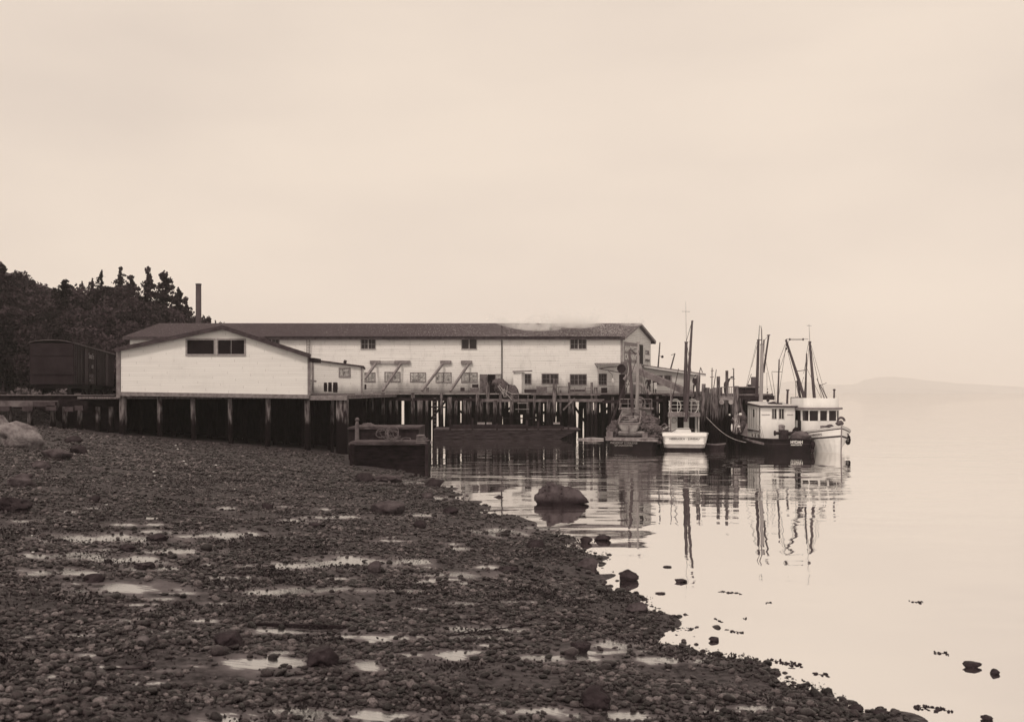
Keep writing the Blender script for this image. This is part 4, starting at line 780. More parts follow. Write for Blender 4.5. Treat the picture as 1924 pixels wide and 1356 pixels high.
steam('white steam drifting along the right half of the cannery roof', Vector((X(1015, 119), 118.0, 11.0)), (6.6, 2.9, 2.5), 1.0, 0)
t = thing('roof_vent', 'small vent pipe half lost in the steam on the cannery roof', 'vent', (X(1035, 120), 120.2, 11.2))
m = MB(); m.tube([(X(1035, 120), 120.2, 11.1), (X(1035, 120), 120.2, 11.95)], .16, 10); m.build('pipe', [M_iron], t, True)
steam('right-hand puff of steam over the cannery ridge', Vector((X(1085, 119), 118.2, 11.3)), (5.0, 2.7, 2.3), .9, 7)
steam('thin steam over the cannery gable', Vector((X(1185, 119), 119.0, 11.6)), (2.8, 1.9, 1.3), .55, 4)
# ================================================================== BOATS
def hull(L, B, stern_w, z_st, z_mid, z_bow, rake, rows, mats, parent, nm='hull', n=30, fine=.5, draft=.6, st_rake=.15, open_=False, deckdrop=.42, cap=M_trim, wlk=.9, full=2.4):
    """rows: list of (height fraction 0..1 from waterline to sheer, material index of the band BELOW that row)"""
    us = [0, .004, .012, .03, .06] + [.06 + .94 * (i / (n - 5)) for i in range(1, n - 4)]
    def hb(u):
        r = 1 - (1 - stern_w) * max(0, (1 - u / .35)) ** 2
        if u < .03: r *= .86 + .14 * math.sqrt(u / .03)
        if u > fine: r *= max(0, 1 - ((u - fine) / (1 - fine)) ** full)
        return B / 2 * r
    def sh(u):
        a = max(0, 1 - u / .45) ** 2 * (z_st - z_mid); b = max(0, (u - .3) / .7) ** 2 * (z_bow - z_mid); return z_mid + a + b
    def pt(u, f, s):                                   # f<0: below water
        z = sh(u) * f if f >= 0 else draft * f
        fl = 1 - (1 - max(f, 0)) ** 1.6
        k = wlk + (1 - wlk) * fl; k *= 1 - (1 - fl) * .75 * max(0, (u - .55) / .45) ** 1.5
        if f < 0: k *= 1 + f * .45
        x = u * L - rake * (1 - max(f, 0)) * u ** 6 + st_rake * (1 - f) * (1 - u) ** 12
        return Vector((x, s * hb(u) * k, z))
    fr = [(-1, 0), (0, 0)] + rows; nr = len(fr); m = MB(); idx = {}
    for s in (1, -1):
        vs = [pt(u, f, s) for u in us for f, _ in fr]; base = len(m.v); k = len(us)
        m.v += vs
        for i in range(k - 1):
            for j in range(nr - 1): m.f.append((base + i * nr + j, base + (i + 1) * nr + j, base + (i + 1) * nr + j + 1, base + i * nr + j + 1)); m.m.append(fr[j + 1][1])
        idx[s] = base
    for j in range(nr - 1): m.f.append((idx[1] + j, idx[1] + j + 1, idx[-1] + j + 1, idx[-1] + j)); m.m.append(fr[j + 1][1])
    h = m.build(nm, mats, parent, smooth=False)
    # deck, inner bulwark, cap rail
    d = MB(); vs = []
    for u in us:
        w_ = max(0, hb(u) - .08); z = sh(u) - deckdrop; x = u * L - (.0 if u < .9 else .12 * (u - .9) * 10)
        x = max(x, .08); vs += [(x, w_, z + deckdrop - .02), (x, w_, z), (x, -w_, z), (x, -w_, z + deckdrop - .02)]
    fs = []
    for i in range(len(us) - 1):
        for j in range(3): fs.append((i * 4 + j, (i + 1) * 4 + j, (i + 1) * 4 + j + 1, i * 4 + j + 1))
    fs.append((0, 1, 2, 3)); d.add(vs, fs); d.build('deck' if not open_ else 'inner_skin', [plank if not open_ else cap], parent)
    c = MB(); ring = [Vector((us[i] * L, hb(us[i]), sh(us[i]))) for i in range(len(us) - 1, -1, -1)] + [Vector((us[i] * L, -hb(us[i]), sh(us[i]))) for i in range(len(us))]
    for a, b in zip(ring[:-1], ring[1:]):
        if (b - a).length > .03: c.bar(a - (b - a) * .03, b + (b - a) * .03, .14 if not open_ else .07, .07)
    c.build('cap_rail', [cap], parent)
    return pt, sh, hb
def loc2(t, p): return wmat(t).inverted() @ Vector(p)
def tb(par, pts, r, mt, nm, n=7, world=True):
    q = MB(); q.tube(pts, r, n); return q.build(nm, [mt], par, world)
def rig(par, segs, nm='rigging', r=.018):
    q = MB()
    for a, b in segs: q.tube([a, b], r, 4)
    return q.build(nm, [M_wire], par, True)
def port(par, c, r, axis): q = MB(); q.torus(c, r, .025, axis, 16, 6); q.tube([Vector(c), Vector(c) + Vector((.01, 0, 0) if axis == 'x' else (0, .01, 0))], r, 12, 1); return q.build('porthole', [M_iron, M_glass], par)

# ---------------------------------------------------------------- boat 1: dark stern, net piled high
hd = math.atan2(1, .152)
b1 = thing('fishing_boat', 'dark-hulled seine boat seen from astern, net and skiff piled on deck', 'boat', (X(1187, 84), 84, 0), hd)
hull(16.5, 4.4, .86, .98, .85, 1.8, .3, [(.72, 0), (1, 0)], [M_hullblk, M_trim], b1, cap=M_trim, deckdrop=.3)
q = MB(); q.bar((-.06, 2.0, .88), (-.06, -2.0, .80), .12, .2, up=(0, 0, 1)); q.build('stern_guard', [mat('worn_guard', .19, .5, 2.5)], b1)
for s_, w_, z_, h_, y_ in (('PRESIDENT COOLIDGE', 2.05, .60, .15, .60), ('OF ANACORTES', 1.35, .40, .13, .62)):
    text(s_, w_, h_, mat('faded_lettering', .30, .3, 6), b1, frame_mtx((-.04, y_, z_), (0, -1, 0)))
q = MB(); q.tube([(1.2, -1.35, 1.25), (1.2, 1.35, 1.25)], .22, 14); q.build('stern_roller', [M_woodlt], b1); 
q = MB(); q.box(.15, .6, 1.45, 1.95, .75, 1.45); q.box(.15, .6, -1.2, -.8, .75, 1.35); q.build('roller_bracket', [M_wood], b1)
q = MB(); [q.bar((.35, 1.4, z), (.35, -.9, z), .08, .05) for z in (1.0, 1.15, 1.3)]; q.build('stern_boards', [M_wooddk], b1)
cbn = MB(); cbn.box(9.2, 12.6, -1.15, 1.25, .7, 3.0); cbn.build('cabin', [mat('grey_white_cabin', .36, .25, 2)], b1)
q = MB(); q.box(8.9, 12.9, -1.4, 1.5, 3.0, 3.12); q.build('cabin_roof', [M_trim], b1)
for y in (-.8, .3): q = MB(); q.box(9.17, 9.195, y, y + .6, 1.9, 2.6); q.build('window', [M_glass], b1)
q = MB(); q.torus((8.8, -.3, 3.6), .45, .05, 'x'); q.torus((8.8, -.3, 3.6), .2, .06, 'x'); q.box(8.6, 9.1, -.5, -.1, 3.12, 3.5); q.build('winch_wheel', [M_trim], b1); q = MB(); q.box(7.4, 8.4, -.9, .1, .8, 2.5); q.box(7.2, 8.2, .5, 1.4, .8, 2.1); q.box(7.5, 8.3, -1.6, -1.0, .8, 1.9); q.tube([(7.3, -.4, 2.6), (8.3, -.4, 2.6)], .28, 12); q.build('deck_boxes', [mat('deck_box', .11, .5, 3)], b1); q = MB(); [q.torus((6.9 + .1 * i, .9 - .35 * i, 2.1 + .12 * (i % 3)), .3, .03, 'x', 16, 5) for i in range(6)]; q.build('hanging_coils', [M_trim], b1)
q = MB(); [q.bar((9.3, y, 3.12), (9.3, y, 3.9), .06, .06) for y in (-1.3, -.3, .7, 1.4)]; q.bar((9.3, -1.3, 3.9), (9.3, 1.4, 3.9), .06, .06); q.bar((9.3, -1.3, 3.5), (9.3, 1.4, 3.5), .05, .05); q.build('roof_rail', [M_trim], b1)
tb(b1, [P(1197, 785, 91), P(1198, 712, 91), P(1199.5, 642, 91)], [.17, .13, .08], M_mastl, 'mast'); tb(b1, [P(1197, 649, 91), P(1202.5, 647.5, 91)], .03, M_mastd, 'crosstree', 5); tb(b1, [P(1196, 643.5, 91), P(1202, 643, 91)], .025, M_mastd, 'crosstree', 5)
tb(b1, [P(1189, 790, 89), P(1186, 720, 89), P(1182.5, 657, 89)], [.14, .12, .09], M_mastd, 'boom'); tb(b1, [P(1183, 657, 89), P(1188, 659, 89.5), P(1194, 665, 90.5)], .05, M_mastd, 'boom_tackle', 6)
rig(b1, [(P(1182, 700, 90), P(1151, 790, 86)), (P(1176, 713, 90), P(1148, 792, 85)), (P(1199, 655, 91), P(1228, 790, 88)), (P(1208, 720, 91), P(1229, 792, 88)), (P(1196, 655, 91), P(1184, 659, 89)), (P(1199, 665, 91), P(1163, 775, 92)), (P(1183, 668, 89), P(1176, 715, 90))], r=.022)
# net heap with cork line
net = thing('seine_net', 'big brown seine net heaped on the starboard side of the dark-sterned boat', 'net', wmat(b1) @ Vector((2.5, -1.4, .8)), hd)
q = MB()
for i, (x, y, z, a, b, c) in enumerate(((2.6, -1.2, 1.3, 1.5, 1.0, .8), (2.0, -1.7, 1.1, 1.2, .8, .6), (3.4, -.8, 1.5, 1.2, 1.0, .7), (1.6, -1.5, .9, .9, .9, .5), (4.2, .3, 1.1, 1.3, 1.6, .7), (1.3, 1.45, 1.15, .6, .5, .65), (2.4, 1.5, 1.2, 1, .5, .8), (3.0, -1.0, 2.0, 1.0, .8, .5), (4.6, .9, 1.7, 1.0, .6, .7), (5.2, -.8, 1.8, 1.0, .8, .8))):
    q.blob((x - 2.5, y + 1.4, z - .8), (a, b, c), 4, .34, 2.6, i)
q.build('mesh', [M_net], net, False, True)
q = MB()
for k in range(9):
    ph = random.uniform(0, 6); pts = []
    for i in range(26): a = i / 25 * 2.6 - 1.3; pts.append(Vector((-.2 - .9 * math.cos(a * 1.1) - .12 * k + .08 * math.sin(i * 1.7 + ph), -.3 + 1.15 * math.sin(a), -.15 + .16 * k * .9 + .1 * math.sin(i * .9 + ph))))
    for p in pts: q.blob(p + Vector((.0, 0, .15)), (.07, .055, .055), 1, .05)
q.build('cork_line', [mat('cork_floats', .16, .5, 6)], net)
q = MB()
for k in range(10):
    c = Vector((random.uniform(-1.2, .3), 2.3 + random.uniform(-.1, .6), random.uniform(.0, .7))); q.torus(c, random.uniform(.2, .4), .025, 'x', 14, 5)
q.build('loose_line', [M_rope], net)
# skiff on deck
sk = thing('skiff', 'grey open skiff tilted bow-up on the stern of the net-laden boat', 'skiff', wmat(b1) @ Vector((.9, .25, 1.42)), hd - .05); sk.rotation_euler = (0, R(-7), hd - .05)
hull(4.4, 1.75, .92, .62, .60, .95, .5, [(.5, 0), (1, 0)], [mat('skiff_grey', .30, .35, 2)], sk, draft=.12, st_rake=.1, open_=True, deckdrop=.4, cap=mat('skiff_inside', .18, .3, 2), wlk=.72, n=22)
q = MB(); [q.bar((x, -w_, .55), (x, w_, .55), .24, .04) for x, w_ in ((.7, .75), (1.8, .82), (2.9, .66))]; q.build('thwart', [M_woodlt], sk)
q = MB(); q.bar((-.06, 0, -.1), (-.06, 0, .5), .05, .08); q.build('stern_post', [M_wood], sk)
q = MB(); [q.tube([(.1, y, .6), (1.2, y * 1.02, 1.05), (2.6, y * .9, 1.3), (4.1, 0, 1.15)], .035, 6) for y in (-.8, .8)]; [q.tube([(x, -.78, z), (x, .78, z)], .03, 6) for x, z in ((1.2, 1.05), (2.3, 1.25))]; q.build('guard_hoop', [M_trim], sk)
# ---------------------------------------------------------------- boat 2: white stern
hd2 = math.atan2(1, .155)
b2 = thing('fishing_boat', 'white fishing boat seen square from its lettered stern', 'boat', (X(1286, 84), 84, 0), hd2)
hull(14, 3.7, .92, 1.38, 1.1, 1.9, .3, [(.16, 1), (.40, 2), (.42, 3), (.80, 0), (.84, 3), (1, 0)], [M_hullw, mat('boot_black', .015, .3, 2), mat('grey_lower_hull', .40, .2, 1.5), mat('rub_grey', .22, .2, 3)], b2, cap=M_trimw, deckdrop=.35, draft=.6, wlk=.84)
q = MB(); q.bar((-.05, 1.66, 1.24), (-.05, -1.66, 1.24), .14, .24); q.bar((-.03, 1.5, .56), (-.03, -1.5, .56), .08, .09); q.build('stern_guard', [M_hullw], b2)
text('NEBRASKA - JUNEAU', 2.25, .19, M_lettd, b2, frame_mtx((-.03, .0, .88), (0, -1, 0)), bold=.01)
q = MB(); q.box(5.0, 8.2, -1.05, 1.05, .7, 2.72); q.build('cabin', [M_cabw], b2)
for y0, y1, z0, z1 in ((.05, .55, .78, 2.55), (-.85, -.38, .78, 2.5)): q = MB(); q.box(4.96, 4.99, y0, y1, z0, z1); q.build('doorway', [M_black], b2)  # black slabs stand in for the unlit cabin interior
q = MB(); q.box(4.2, 8.6, -1.25, 1.3, 2.73, 2.83); q.box(4.15, 4.2, -1.27, 1.32, 2.5, 2.84); q.build('cabin_roof', [M_trim], b2)
for y in (-1.15, 1.2): tb(b2, [(4.35, y, .8), (4.35, y, 2.73)], .045, M_trimw, 'roof_post', 8, False)
q = MB(); q.torus((4.93, .83, 2.2), .19, .05, 'x', 20, 8); q.build('life_ring', [M_trimw], b2)
q = MB(); q.hexa([(1.6, -.6, .98), (1.6, .8, .98), (3.6, .8, .98), (3.6, -.6, .98)], [(1.75, -.5, 1.5), (1.75, .7, 1.5), (3.5, .6, 1.62), (3.5, -.4, 1.62)]); q.build('hatch', [M_cabw], b2)
tb(b2, [(1.7, -.7, 1.6), (1.7, .6, 1.62), (1.8, 1.3, 1.2)], .03, M_mastd, 'tiller', 6, False)
q = MB()                                               # flying bridge rails with cargo hoops
for y in (-1.15, -.55, .55, 1.2):
    q.tube([(4.5, y, 2.83), (4.5, y, 3.75)], .022, 5); q.tube([(7.5, y, 2.83), (7.5, y, 3.75)], .022, 5)
for z in (3.15, 3.45, 3.75): q.tube([(4.5, -1.2, z), (4.5, 1.25, z)], .02, 5); q.tube([(4.5, 1.25, z), (7.5, 1.25, z)], .02, 5); q.tube([(4.5, -1.2, z), (7.5, -1.2, z)], .02, 5)
q.build('bridge_rail', [M_trimw], b2)
for y in (-.65, .72): q = MB(); q.torus((4.42, y, 3.35), .46, .022, 'x', 22, 5, sq=1.25); q.torus((4.8, y, 3.3), .42, .02, 'x', 22, 5, sq=1.25); q.build('hoop', [M_trimw], b2)
tb(b2, [P(1288, 792, 88.3), P(1288, 700, 88.3), P(1289.5, 642, 88.3)], [.16, .14, .11], M_mastd, 'mast'); tb(b2, [P(1286, 643, 88.3), P(1292.5, 643, 88.3)], .06, M_mastd, 'mast_cap', 6)
tb(b2, [P(1289.5, 642, 88.3), P(1288.5, 566, 88.3)], [.025, .012], M_mastl, 'aerial', 5); tb(b2, [P(1281, 585, 88.3), P(1296.5, 585.5, 88.3)], .018, M_mastl, 'crosstree', 5)
tb(b2, [P(1290, 786, 87.6), P(1294.5, 700, 87.8), P(1300.5, 604, 88)], [.13, .13, .08], M_mastd, 'boom'); tb(b2, [P(1299, 604, 88), P(1302.5, 603, 88)], .07, M_mastd, 'boom_cap', 6)
tb(b2, [P(1260, 812, 86), P(1261, 706, 86)], [.055, .035], M_trim, 'pole'); tb(b2, [P(1259, 770, 88), P(1275, 692, 88)], [.05, .03], M_mastd, 'trolling_pole')
rig(b2, [(P(1289, 643, 88.3), P(1299, 608, 88)), (P(1287, 645, 88.3), P(1283, 780, 88)), (P(1290.5, 645, 88.3), P(1299, 700, 88)), (P(1290, 645, 88.3), P(1296, 780, 88)), (P(1299, 640, 88), P(1294, 642, 88))], r=.02)
# ---------------------------------------------------------------- boat 3: black hull, tall white cabin
b3 = thing('fishing_boat', 'black-hulled boat with tall white boxy cabin, marked HYDAH', 'boat', (X(1489, 81), 81, 0), R(90))
pt3, sh3, hb3 = hull(16, 4.5, .72, 1.02, .95, 2.0, .4, [(.62, 0), (.66, 1), (1, 0)], [M_hullblk, mat('worn_strake', .05, .4, 2)], b3, cap=M_wooddk, deckdrop=.28)
text('HYDAH', .88, .23, M_lettw, b3, frame_mtx((-.03, -.30, .80), (0, -1, 0)), bold=.03); text('ANACORTES', .82, .10, M_lettw, b3, frame_mtx((-.02, -.28, .59), (0, -1, 0)), bold=.02)
q = MB(); q.bar((3.2, 2.2, .72), (.9, 1.92, .64), .1, .17); q.bar((6.2, 2.33, .85), (3.4, 2.24, .74), .1, .14); q.build('fender_board', [M_wood], b3)
cx = loc2(b3, (X(1461, 85), 85, 0)).y; x0c = 4.0; hw = 1.33
q = MB(); q.hexa([(x0c, cx - hw, .7), (x0c, cx + hw, .7), (8.6, cx + hw, .7), (8.6, cx - hw, .7)], [(x0c, cx - hw, 3.3), (x0c, cx + hw, 3.3), (8.6, cx + hw, 3.5), (8.6, cx - hw, 3.5)])
q.build('cabin', [M_cabw], b3)
q = MB(); q.hexa([(x0c - .3, cx - hw - .15, 3.30), (x0c - .3, cx + hw + .12, 3.32), (8.8, cx + hw + .15, 3.52), (8.8, cx - hw - .15, 3.52)], [(x0c - .3, cx - hw - .15, 3.42), (x0c - .3, cx + hw + .12, 3.44), (8.8, cx + hw + .15, 3.64), (8.8, cx - hw - .15, 3.64)]); q.build('roof_edge', [mat('roof_edge_dark', .05, .4, 3)], b3)
q = MB(); q.hexa([(x0c - .22, cx - hw - .08, 3.42), (x0c - .22, cx + hw + .05, 3.44), (8.7, cx + hw + .08, 3.64), (8.7, cx - hw - .08, 3.64)], [(x0c - .1, cx - hw, 3.46), (x0c - .1, cx + hw, 3.48), (8.6, cx + hw, 3.72), (8.6, cx - hw, 3.72)]); q.build('roof_canvas', [mat('roof_canvas', .52, .15, 2)], b3)
q = MB(); q.box(x0c - .05, x0c - .002, cx + hw - .9, cx + hw + .01, .72, 3.25); q.box(x0c - .05, x0c - .002, cx - hw - .01, cx - hw + .72, .72, 3.25); q.box(x0c - .04, x0c - .003, cx - .06, cx + .08, 1.6, 3.25); q.build('aft_panels', [M_cabw], b3)
for y in (cx + .10, cx - .47):
    q = MB(); q.box(x0c - .03, x0c - .004, y, y + .36, 2.42, 3.18); w3 = q.build('window', [M_glass], b3); q = MB(); q.box(x0c - .05, x0c - .032, y + .16, y + .2, 2.42, 3.18); q.box(x0c - .055, x0c - .032, y - .05, y, 2.37, 3.22); q.box(x0c - .055, x0c - .032, y + .36, y + .4, 2.37, 3.22); q.build('frame', [M_trimw], w3).parent = w3
q = MB(); [q.box(x0c - .09, x0c - .052, cx + a, cx + b, 2.72, 2.76) for a, b in ((.6, 1.25), (-1.2, -.72))]; q.build('panel_strip', [M_trim], b3)
q = MB(); q.box(4.05, 8.5, cx + hw + .002, cx + hw + .05, 1.38, 1.48); q.box(4.05, 4.12, cx + hw + .002, cx + hw + .06, .72, 3.28); q.build('side_moulding', [M_wooddk], b3)
q = MB(); [q.box(x, x + .03, cx + hw + .002, cx + hw + .02, 1.6, 3.2) for x in (5.3, 6.4, 7.0, 7.8)]; q.build('panel_joints', [M_trim], b3)
for x in (4.7, 5.7, 6.8): port(b3, (x, cx + hw + .01, 1.08), .14, 'y')
q = MB(); q.box(6.1, 6.5, cx + hw + .004, cx + hw + .02, 2.5, 3.1); q.build('window', [M_glass], b3)
wn = MB(); wn.box(2.4, 3.2, cx - .45, cx + .12, .75, 1.6); wn.tube([(2.8, cx - .95, 1.35), (2.8, cx + .55, 1.35)], .12, 12); wn.tube([(2.8, cx - .95, 1.35), (2.8, cx - .85, 1.35)], .2, 12); wn.tube([(2.8, cx + .45, 1.35), (2.8, cx + .55, 1.35)], .2, 12); wn.build('winch', [M_iron], b3)
q = MB(); q.tube([(3.3, cx - .15, .9), (3.3, cx - .15, 1.85)], .24, 12); q.blob((3.3, cx - .15, 1.87), (.26, .26, .14), 2, .05); q.build('capstan', [mat('capstan_grey', .2, .4, 4)], b3, smooth=True)
q = MB(); q.hexa([(1.0, cx - 1.9, .95), (1.0, cx - .5, .95), (2.6, cx - .5, .9), (2.6, cx - 1.9, .9)], [(1.5, cx - 1.5, 1.35), (1.5, cx - .95, 1.5), (2.2, cx - .9, 1.55), (2.2, cx - 1.6, 1.4)]); q.blob((1.8, cx - 1.3, 1.12), (.8, .8, .42), 3, .2, 2, 3); q.build('canvas_cover', [M_tarp], b3, smooth=True)
tb(b3, [P(1429, 768, 89.5), P(1431, 700, 89.5), P(1432, 647, 89.5)], [.17, .15, .13], M_mastl, 'mast'); tb(b3, [P(1431.5, 647, 89.5), P(1431, 620, 89.5), P(1429.5, 612, 89.5)], [.05, .035, .02], M_mastd, 'topmast', 6)
tb(b3, [P(1428.5, 647, 89.45), P(1436, 647, 89.45)], .05, M_mastd, 'crosstree', 6)
tb(b3, [P(1422, 745, 92), P(1425, 638, 92)], [.15, .1], M_mastd, 'mast'); tb(b3, [P(1425.5, 640, 92), P(1427, 611, 92)], [.04, .02], M_mastd, 'topmast', 6); tb(b3, [P(1422, 638.5, 92), P(1430, 638.5, 92)], .04, M_mastd, 'crosstree', 6)
tb(b3, [P(1434.5, 700, 90), P(1444.5, 629, 90)], [.09, .07], M_mastd, 'boom'); tb(b3, [P(1441, 630, 90), P(1447, 629.3, 90)], .05, M_mastd, 'boom_tackle', 6); tb(b3, [P(1434.5, 660, 91), P(1435.5, 638, 91)], .06, M_mastd, 'spar', 6)
tb(b3, [P(1461, 768, 87), P(1464, 675, 87)], [.09, .05], M_mastd, 'signal_mast'); tb(b3, [P(1450, 698, 87), P(1470, 698.3, 87)], .022, M_mastd, 'crosstree', 5)
tb(b3, [P(1478.5, 768, 86.5), P(1480, 733, 86.5)], [.09, .08], M_mastd, 'stove_pipe', 10); tb(b3, [P(1477, 732.6, 86.5), P(1483, 732.6, 86.5)], .05, M_iron, 'pipe_cap', 8)
q = MB(); q.blob(P(1452, 760, 86.5), (.38, .3, .24), 2, .15, 2, 1); q.box(X(1457, 86.2), X(1469, 86.2), 86, 86.8, Z(764, 86.2), Z(757, 86.2)); q.build('deck_gear', [M_iron], b3, True)
q = MB(); [q.blob(P(a_, b_, 87.5), (c_, c_, c_ * 1.3), 1, .1) for a_, b_, c_ in ((1443, 751, .14), (1442, 737, .07), (1442, 731, .05), (1447, 745, .06), (1450, 740, .05))]; q.tube([P(1442, 760, 87.5), P(1441, 722, 87.5)], .012, 4); q.build('floats', [M_iron], b3, True)
q = MB(); q.torus(P(1405, 755, 89.3), .19, .035, 'y'); q.box(X(1402, 89.5), X(1408, 89.5), 89.4, 89.8, Z(758, 89.5), Z(752, 89.5)); q.build('searchlight', [M_iron], b3, True)
rig(b3, [(P(1463, 700, 87), P(1482, 640, 82)), (P(1422, 642, 92), P(1400, 735, 94)), (P(1436, 640, 91), P(1444, 630, 90)), (P(1441, 722, 87.5), P(1441, 700, 87.5)), (P(1434, 655, 90), P(1456, 760, 86)), (P(1450, 699, 87), P(1459, 762, 87)), (P(1425, 640, 92), P(1412, 690, 93)), (P(1464, 676, 87), P(1476, 645, 85))], r=.016)
q = MB(); [q.tube([P(1413 + a * .5, 815 + a, 84.5), P(1424 + a, 798 + a * .4, 84.5), P(1430 + a, 827, 84.5)], .02, 5) for a in (0, 3, 6)]; q.build('deck_ropes', [M_rope], b3, True)
# net gear hung at its bow, by the piling
t = thing('net_rack', 'tangle of nets, floats and buoys hung between the last piling and the black boat', 'net', P(1388, 790, 85.6))
q = MB(); [q.blob(P(1386 + random.uniform(-5, 9), 792 + random.uniform(-12, 20), 85.8 + random.uniform(0, 1.0)), (.3, .3, .35), 2, .4, 2, i) for i in range(14)]; q.build('mesh', [M_net], t, True, True)
q = MB(); q.blob(P(1391, 778, 85.1), (.14, .1, .1), 2, .05); q.blob(P(1375, 803, 85.2), (.07, .07, .3), 2, .1); q.blob(P(1388, 801, 85.2), (.13, .08, .08), 2, .1); q.blob(P(1371, 779, 86), (.08, .08, .08), 2, 0); q.build('buoy', [M_trimw], t, True, True)
q = MB(); [q.tube([P(1378 + random.uniform(-3, 12), 775 + random.uniform(0, 10), 85.3), P(1384 + random.uniform(-6, 12), 800 + random.uniform(0, 18), 85.2)], .02, 5) for _ in range(9)]; q.build('lines', [M_rope], t, True)
# ---------------------------------------------------------------- boat 4: white bow-on boat
dir4 = Vector((.11, -.994, 0)).normalized(); L4 = 14.
st4 = Vector((X(1581, 80.2), 80.2, 0)); b4 = thing('fishing_boat', 'white fishing boat seen bow-on, outermost, with dark sheer stripes', 'boat', st4 - dir4 * L4, math.atan2(dir4.y, dir4.x))
M_str = mat('stripe_dark', .05, .3, 3)
pt4, sh4, hb4 = hull(L4, 5.0, .8, 1.1, .98, 2.02, .12, [(.59, 0), (.66, 1), (.88, 0), (.925, 1), (1, 0)], [M_hullw, M_str], b4, cap=M_trimw, deckdrop=.4, fine=.45, n=36, wlk=.84, full=3.0)
q = MB(); q.bar((L4 - .08, 0, -.3), (L4 + .03, 0, 2.1), .07, .07); q.build('stem_band', [M_trim], b4)
for s_ in (1, -1):
    a = pt4(.915, .77, s_); b = pt4(.855, .77, s_); n_ = (b - a).normalized()
    mt_ = frame_mtx((a + b) / 2 + Vector((0, s_ * .03, 0)) + (Vector((.02, 0, 0))), (a - b) if s_ < 0 else (b - a))
    text('OCEAN', .85, .19, M_lettg, b4, mt_)
port(b4, pt4(.80, .72, -1) + Vector((0, -.01, 0)), .09, 'y')
def plan(x0, x1, w_, rd, n=7):                          # wheelhouse plan with rounded front corners, facing +x
    pts = [(x0, -w_), (x1 - rd, -w_)]
    for i in range(1, n): a = -math.pi / 2 + math.pi / 2 * i / n; pts.append((x1 - rd + rd * math.cos(a), -w_ + rd + rd * math.sin(a)))
    pts.append((x1, -w_ + rd)); pts.append((x1, w_ - rd))
    for i in range(1, n): a = math.pi / 2 * i / n; pts.append((x1 - rd + rd * math.cos(a), w_ - rd + rd * math.sin(a)))
    pts += [(x1 - rd, w_), (x0, w_)]; return pts
def slab(mb, pl, z0, z1, mi=0): mb.hexa([Vector((x, y, z0)) for x, y in pl], [Vector((x, y, z1)) for x, y in pl], mi)
hxw = 7.0; hxf = 10.9; hwd = 1.42
q = MB(); slab(q, plan(hxw, hxf, hwd, .75), .7, 2.30); slab(q, plan(hxw, hxf - .06, hwd - .06, .72), 2.30, 3.08, 1); slab(q, plan(hxw, hxf, hwd, .75), 3.08, 3.16); q.build('wheelhouse', [M_cabw, M_glass], b4)
pl = plan(hxw, hxf, hwd, .75)
q = MB()
for (x, y) in ((hxw + .05, -hwd + .03), (hxw + .45, -hwd + .03), (hxw + 1.3, -hwd + .03), (9.85, -hwd + .03), (10.60, -1.10), (10.87, -.45), (10.87, .25), (10.70, .95), (10.1, 1.38), (8.9, 1.39), (hxw + .05, 1.39)): q.box(x - .07, x + .07, y - .07, y + .07, 2.29, 3.09)
q.box(hxw + .1, hxw + .42, -hwd - .005, -hwd + .05, 2.3, 3.09); q.box(hxw - .02, hxw + .02, -1.3, 1.3, 2.3, 3.09); q.build('window_posts', [M_cabw], b4)
q = MB(); q.box(9.1, 9.75, -hwd - .03, -hwd - .004, .9, 3.0); q.build('doorway', [M_black], b4)  # black slab imitates the dark inside the wheelhouse
q = MB(); q.box(7.5, 7.75, -hwd - .02, -hwd - .004, 2.2, 2.9); q.build('window', [M_glass], b4)
q = MB(); slab(q, plan(hxw - .3, hxf + .25, hwd + .2, .9), 3.16, 3.30); q.build('visor', [mat('visor_grey', .20, .2, 3)], b4)
q = MB(); slab(q, plan(hxw + .6, hxf - .15, hwd - .02, .7), 3.30, 4.02); q.build('flybridge', [M_cabw], b4)
q = MB(); q.box(10.9, 10.93, -.35, .2, 1.75, 1.95); q.build('name_board', [M_lettg], b4)
tb(b4, [P(1531, 758, 86), P(1526, 700, 86), P(1521.5, 644, 86)], [.13, .115, .09], M_mastd, 'mast'); tb(b4, [P(1519, 642.5, 86), P(1524, 642.5, 86)], .07, M_mastd, 'mast_cap', 6)
tb(b4, [P(1521.5, 643, 86), P(1520, 609, 86)], [.03, .015], M_mastl, 'topmast', 5); tb(b4, [P(1515.5, 611.5, 86), P(1524.5, 612, 86)], .02, M_mastl, 'crosstree', 5)
tb(b4, [P(1514, 757, 86.5), P(1498, 705, 86), P(1476.5, 638, 85.5)], [.13, .12, .08], M_mastd, 'boom'); tb(b4, [P(1506, 762, 87), P(1498, 715, 86.5)], [.1, .09], M_mastd, 'boom', 7)
tb(b4, [P(1513, 755, 88), P(1515.5, 664, 88)], [.10, .05], M_mastd, 'aft_mast'); tb(b4, [P(1498, 697, 87), P(1514, 695, 88)], .03, M_mastd, 'crosstree', 5)
tb(b4, [P(1567, 752, 84), P(1567.5, 733, 84)], [.08, .07], mat('stack_grey', .10, .2, 3), 'exhaust_pipe', 10); q = MB(); q.blob(P(1567.5, 732, 84), (.12, .12, .07), 2, 0); q.build('pipe_cap', [M_iron], b4, True)
tb(b4, [P(1550, 751, 84.5), P(1535, 711, 84.5)], [.045, .03], M_mastd, 'signal_strut', 6); tb(b4, [P(1555, 750, 84.5), P(1541, 722, 84.5)], [.045, .03], M_mastd, 'signal_strut', 6); tb(b4, [P(1541, 724, 84.5), P(1553, 719, 84.5)], .02, M_mastd, 'crosstree', 5)
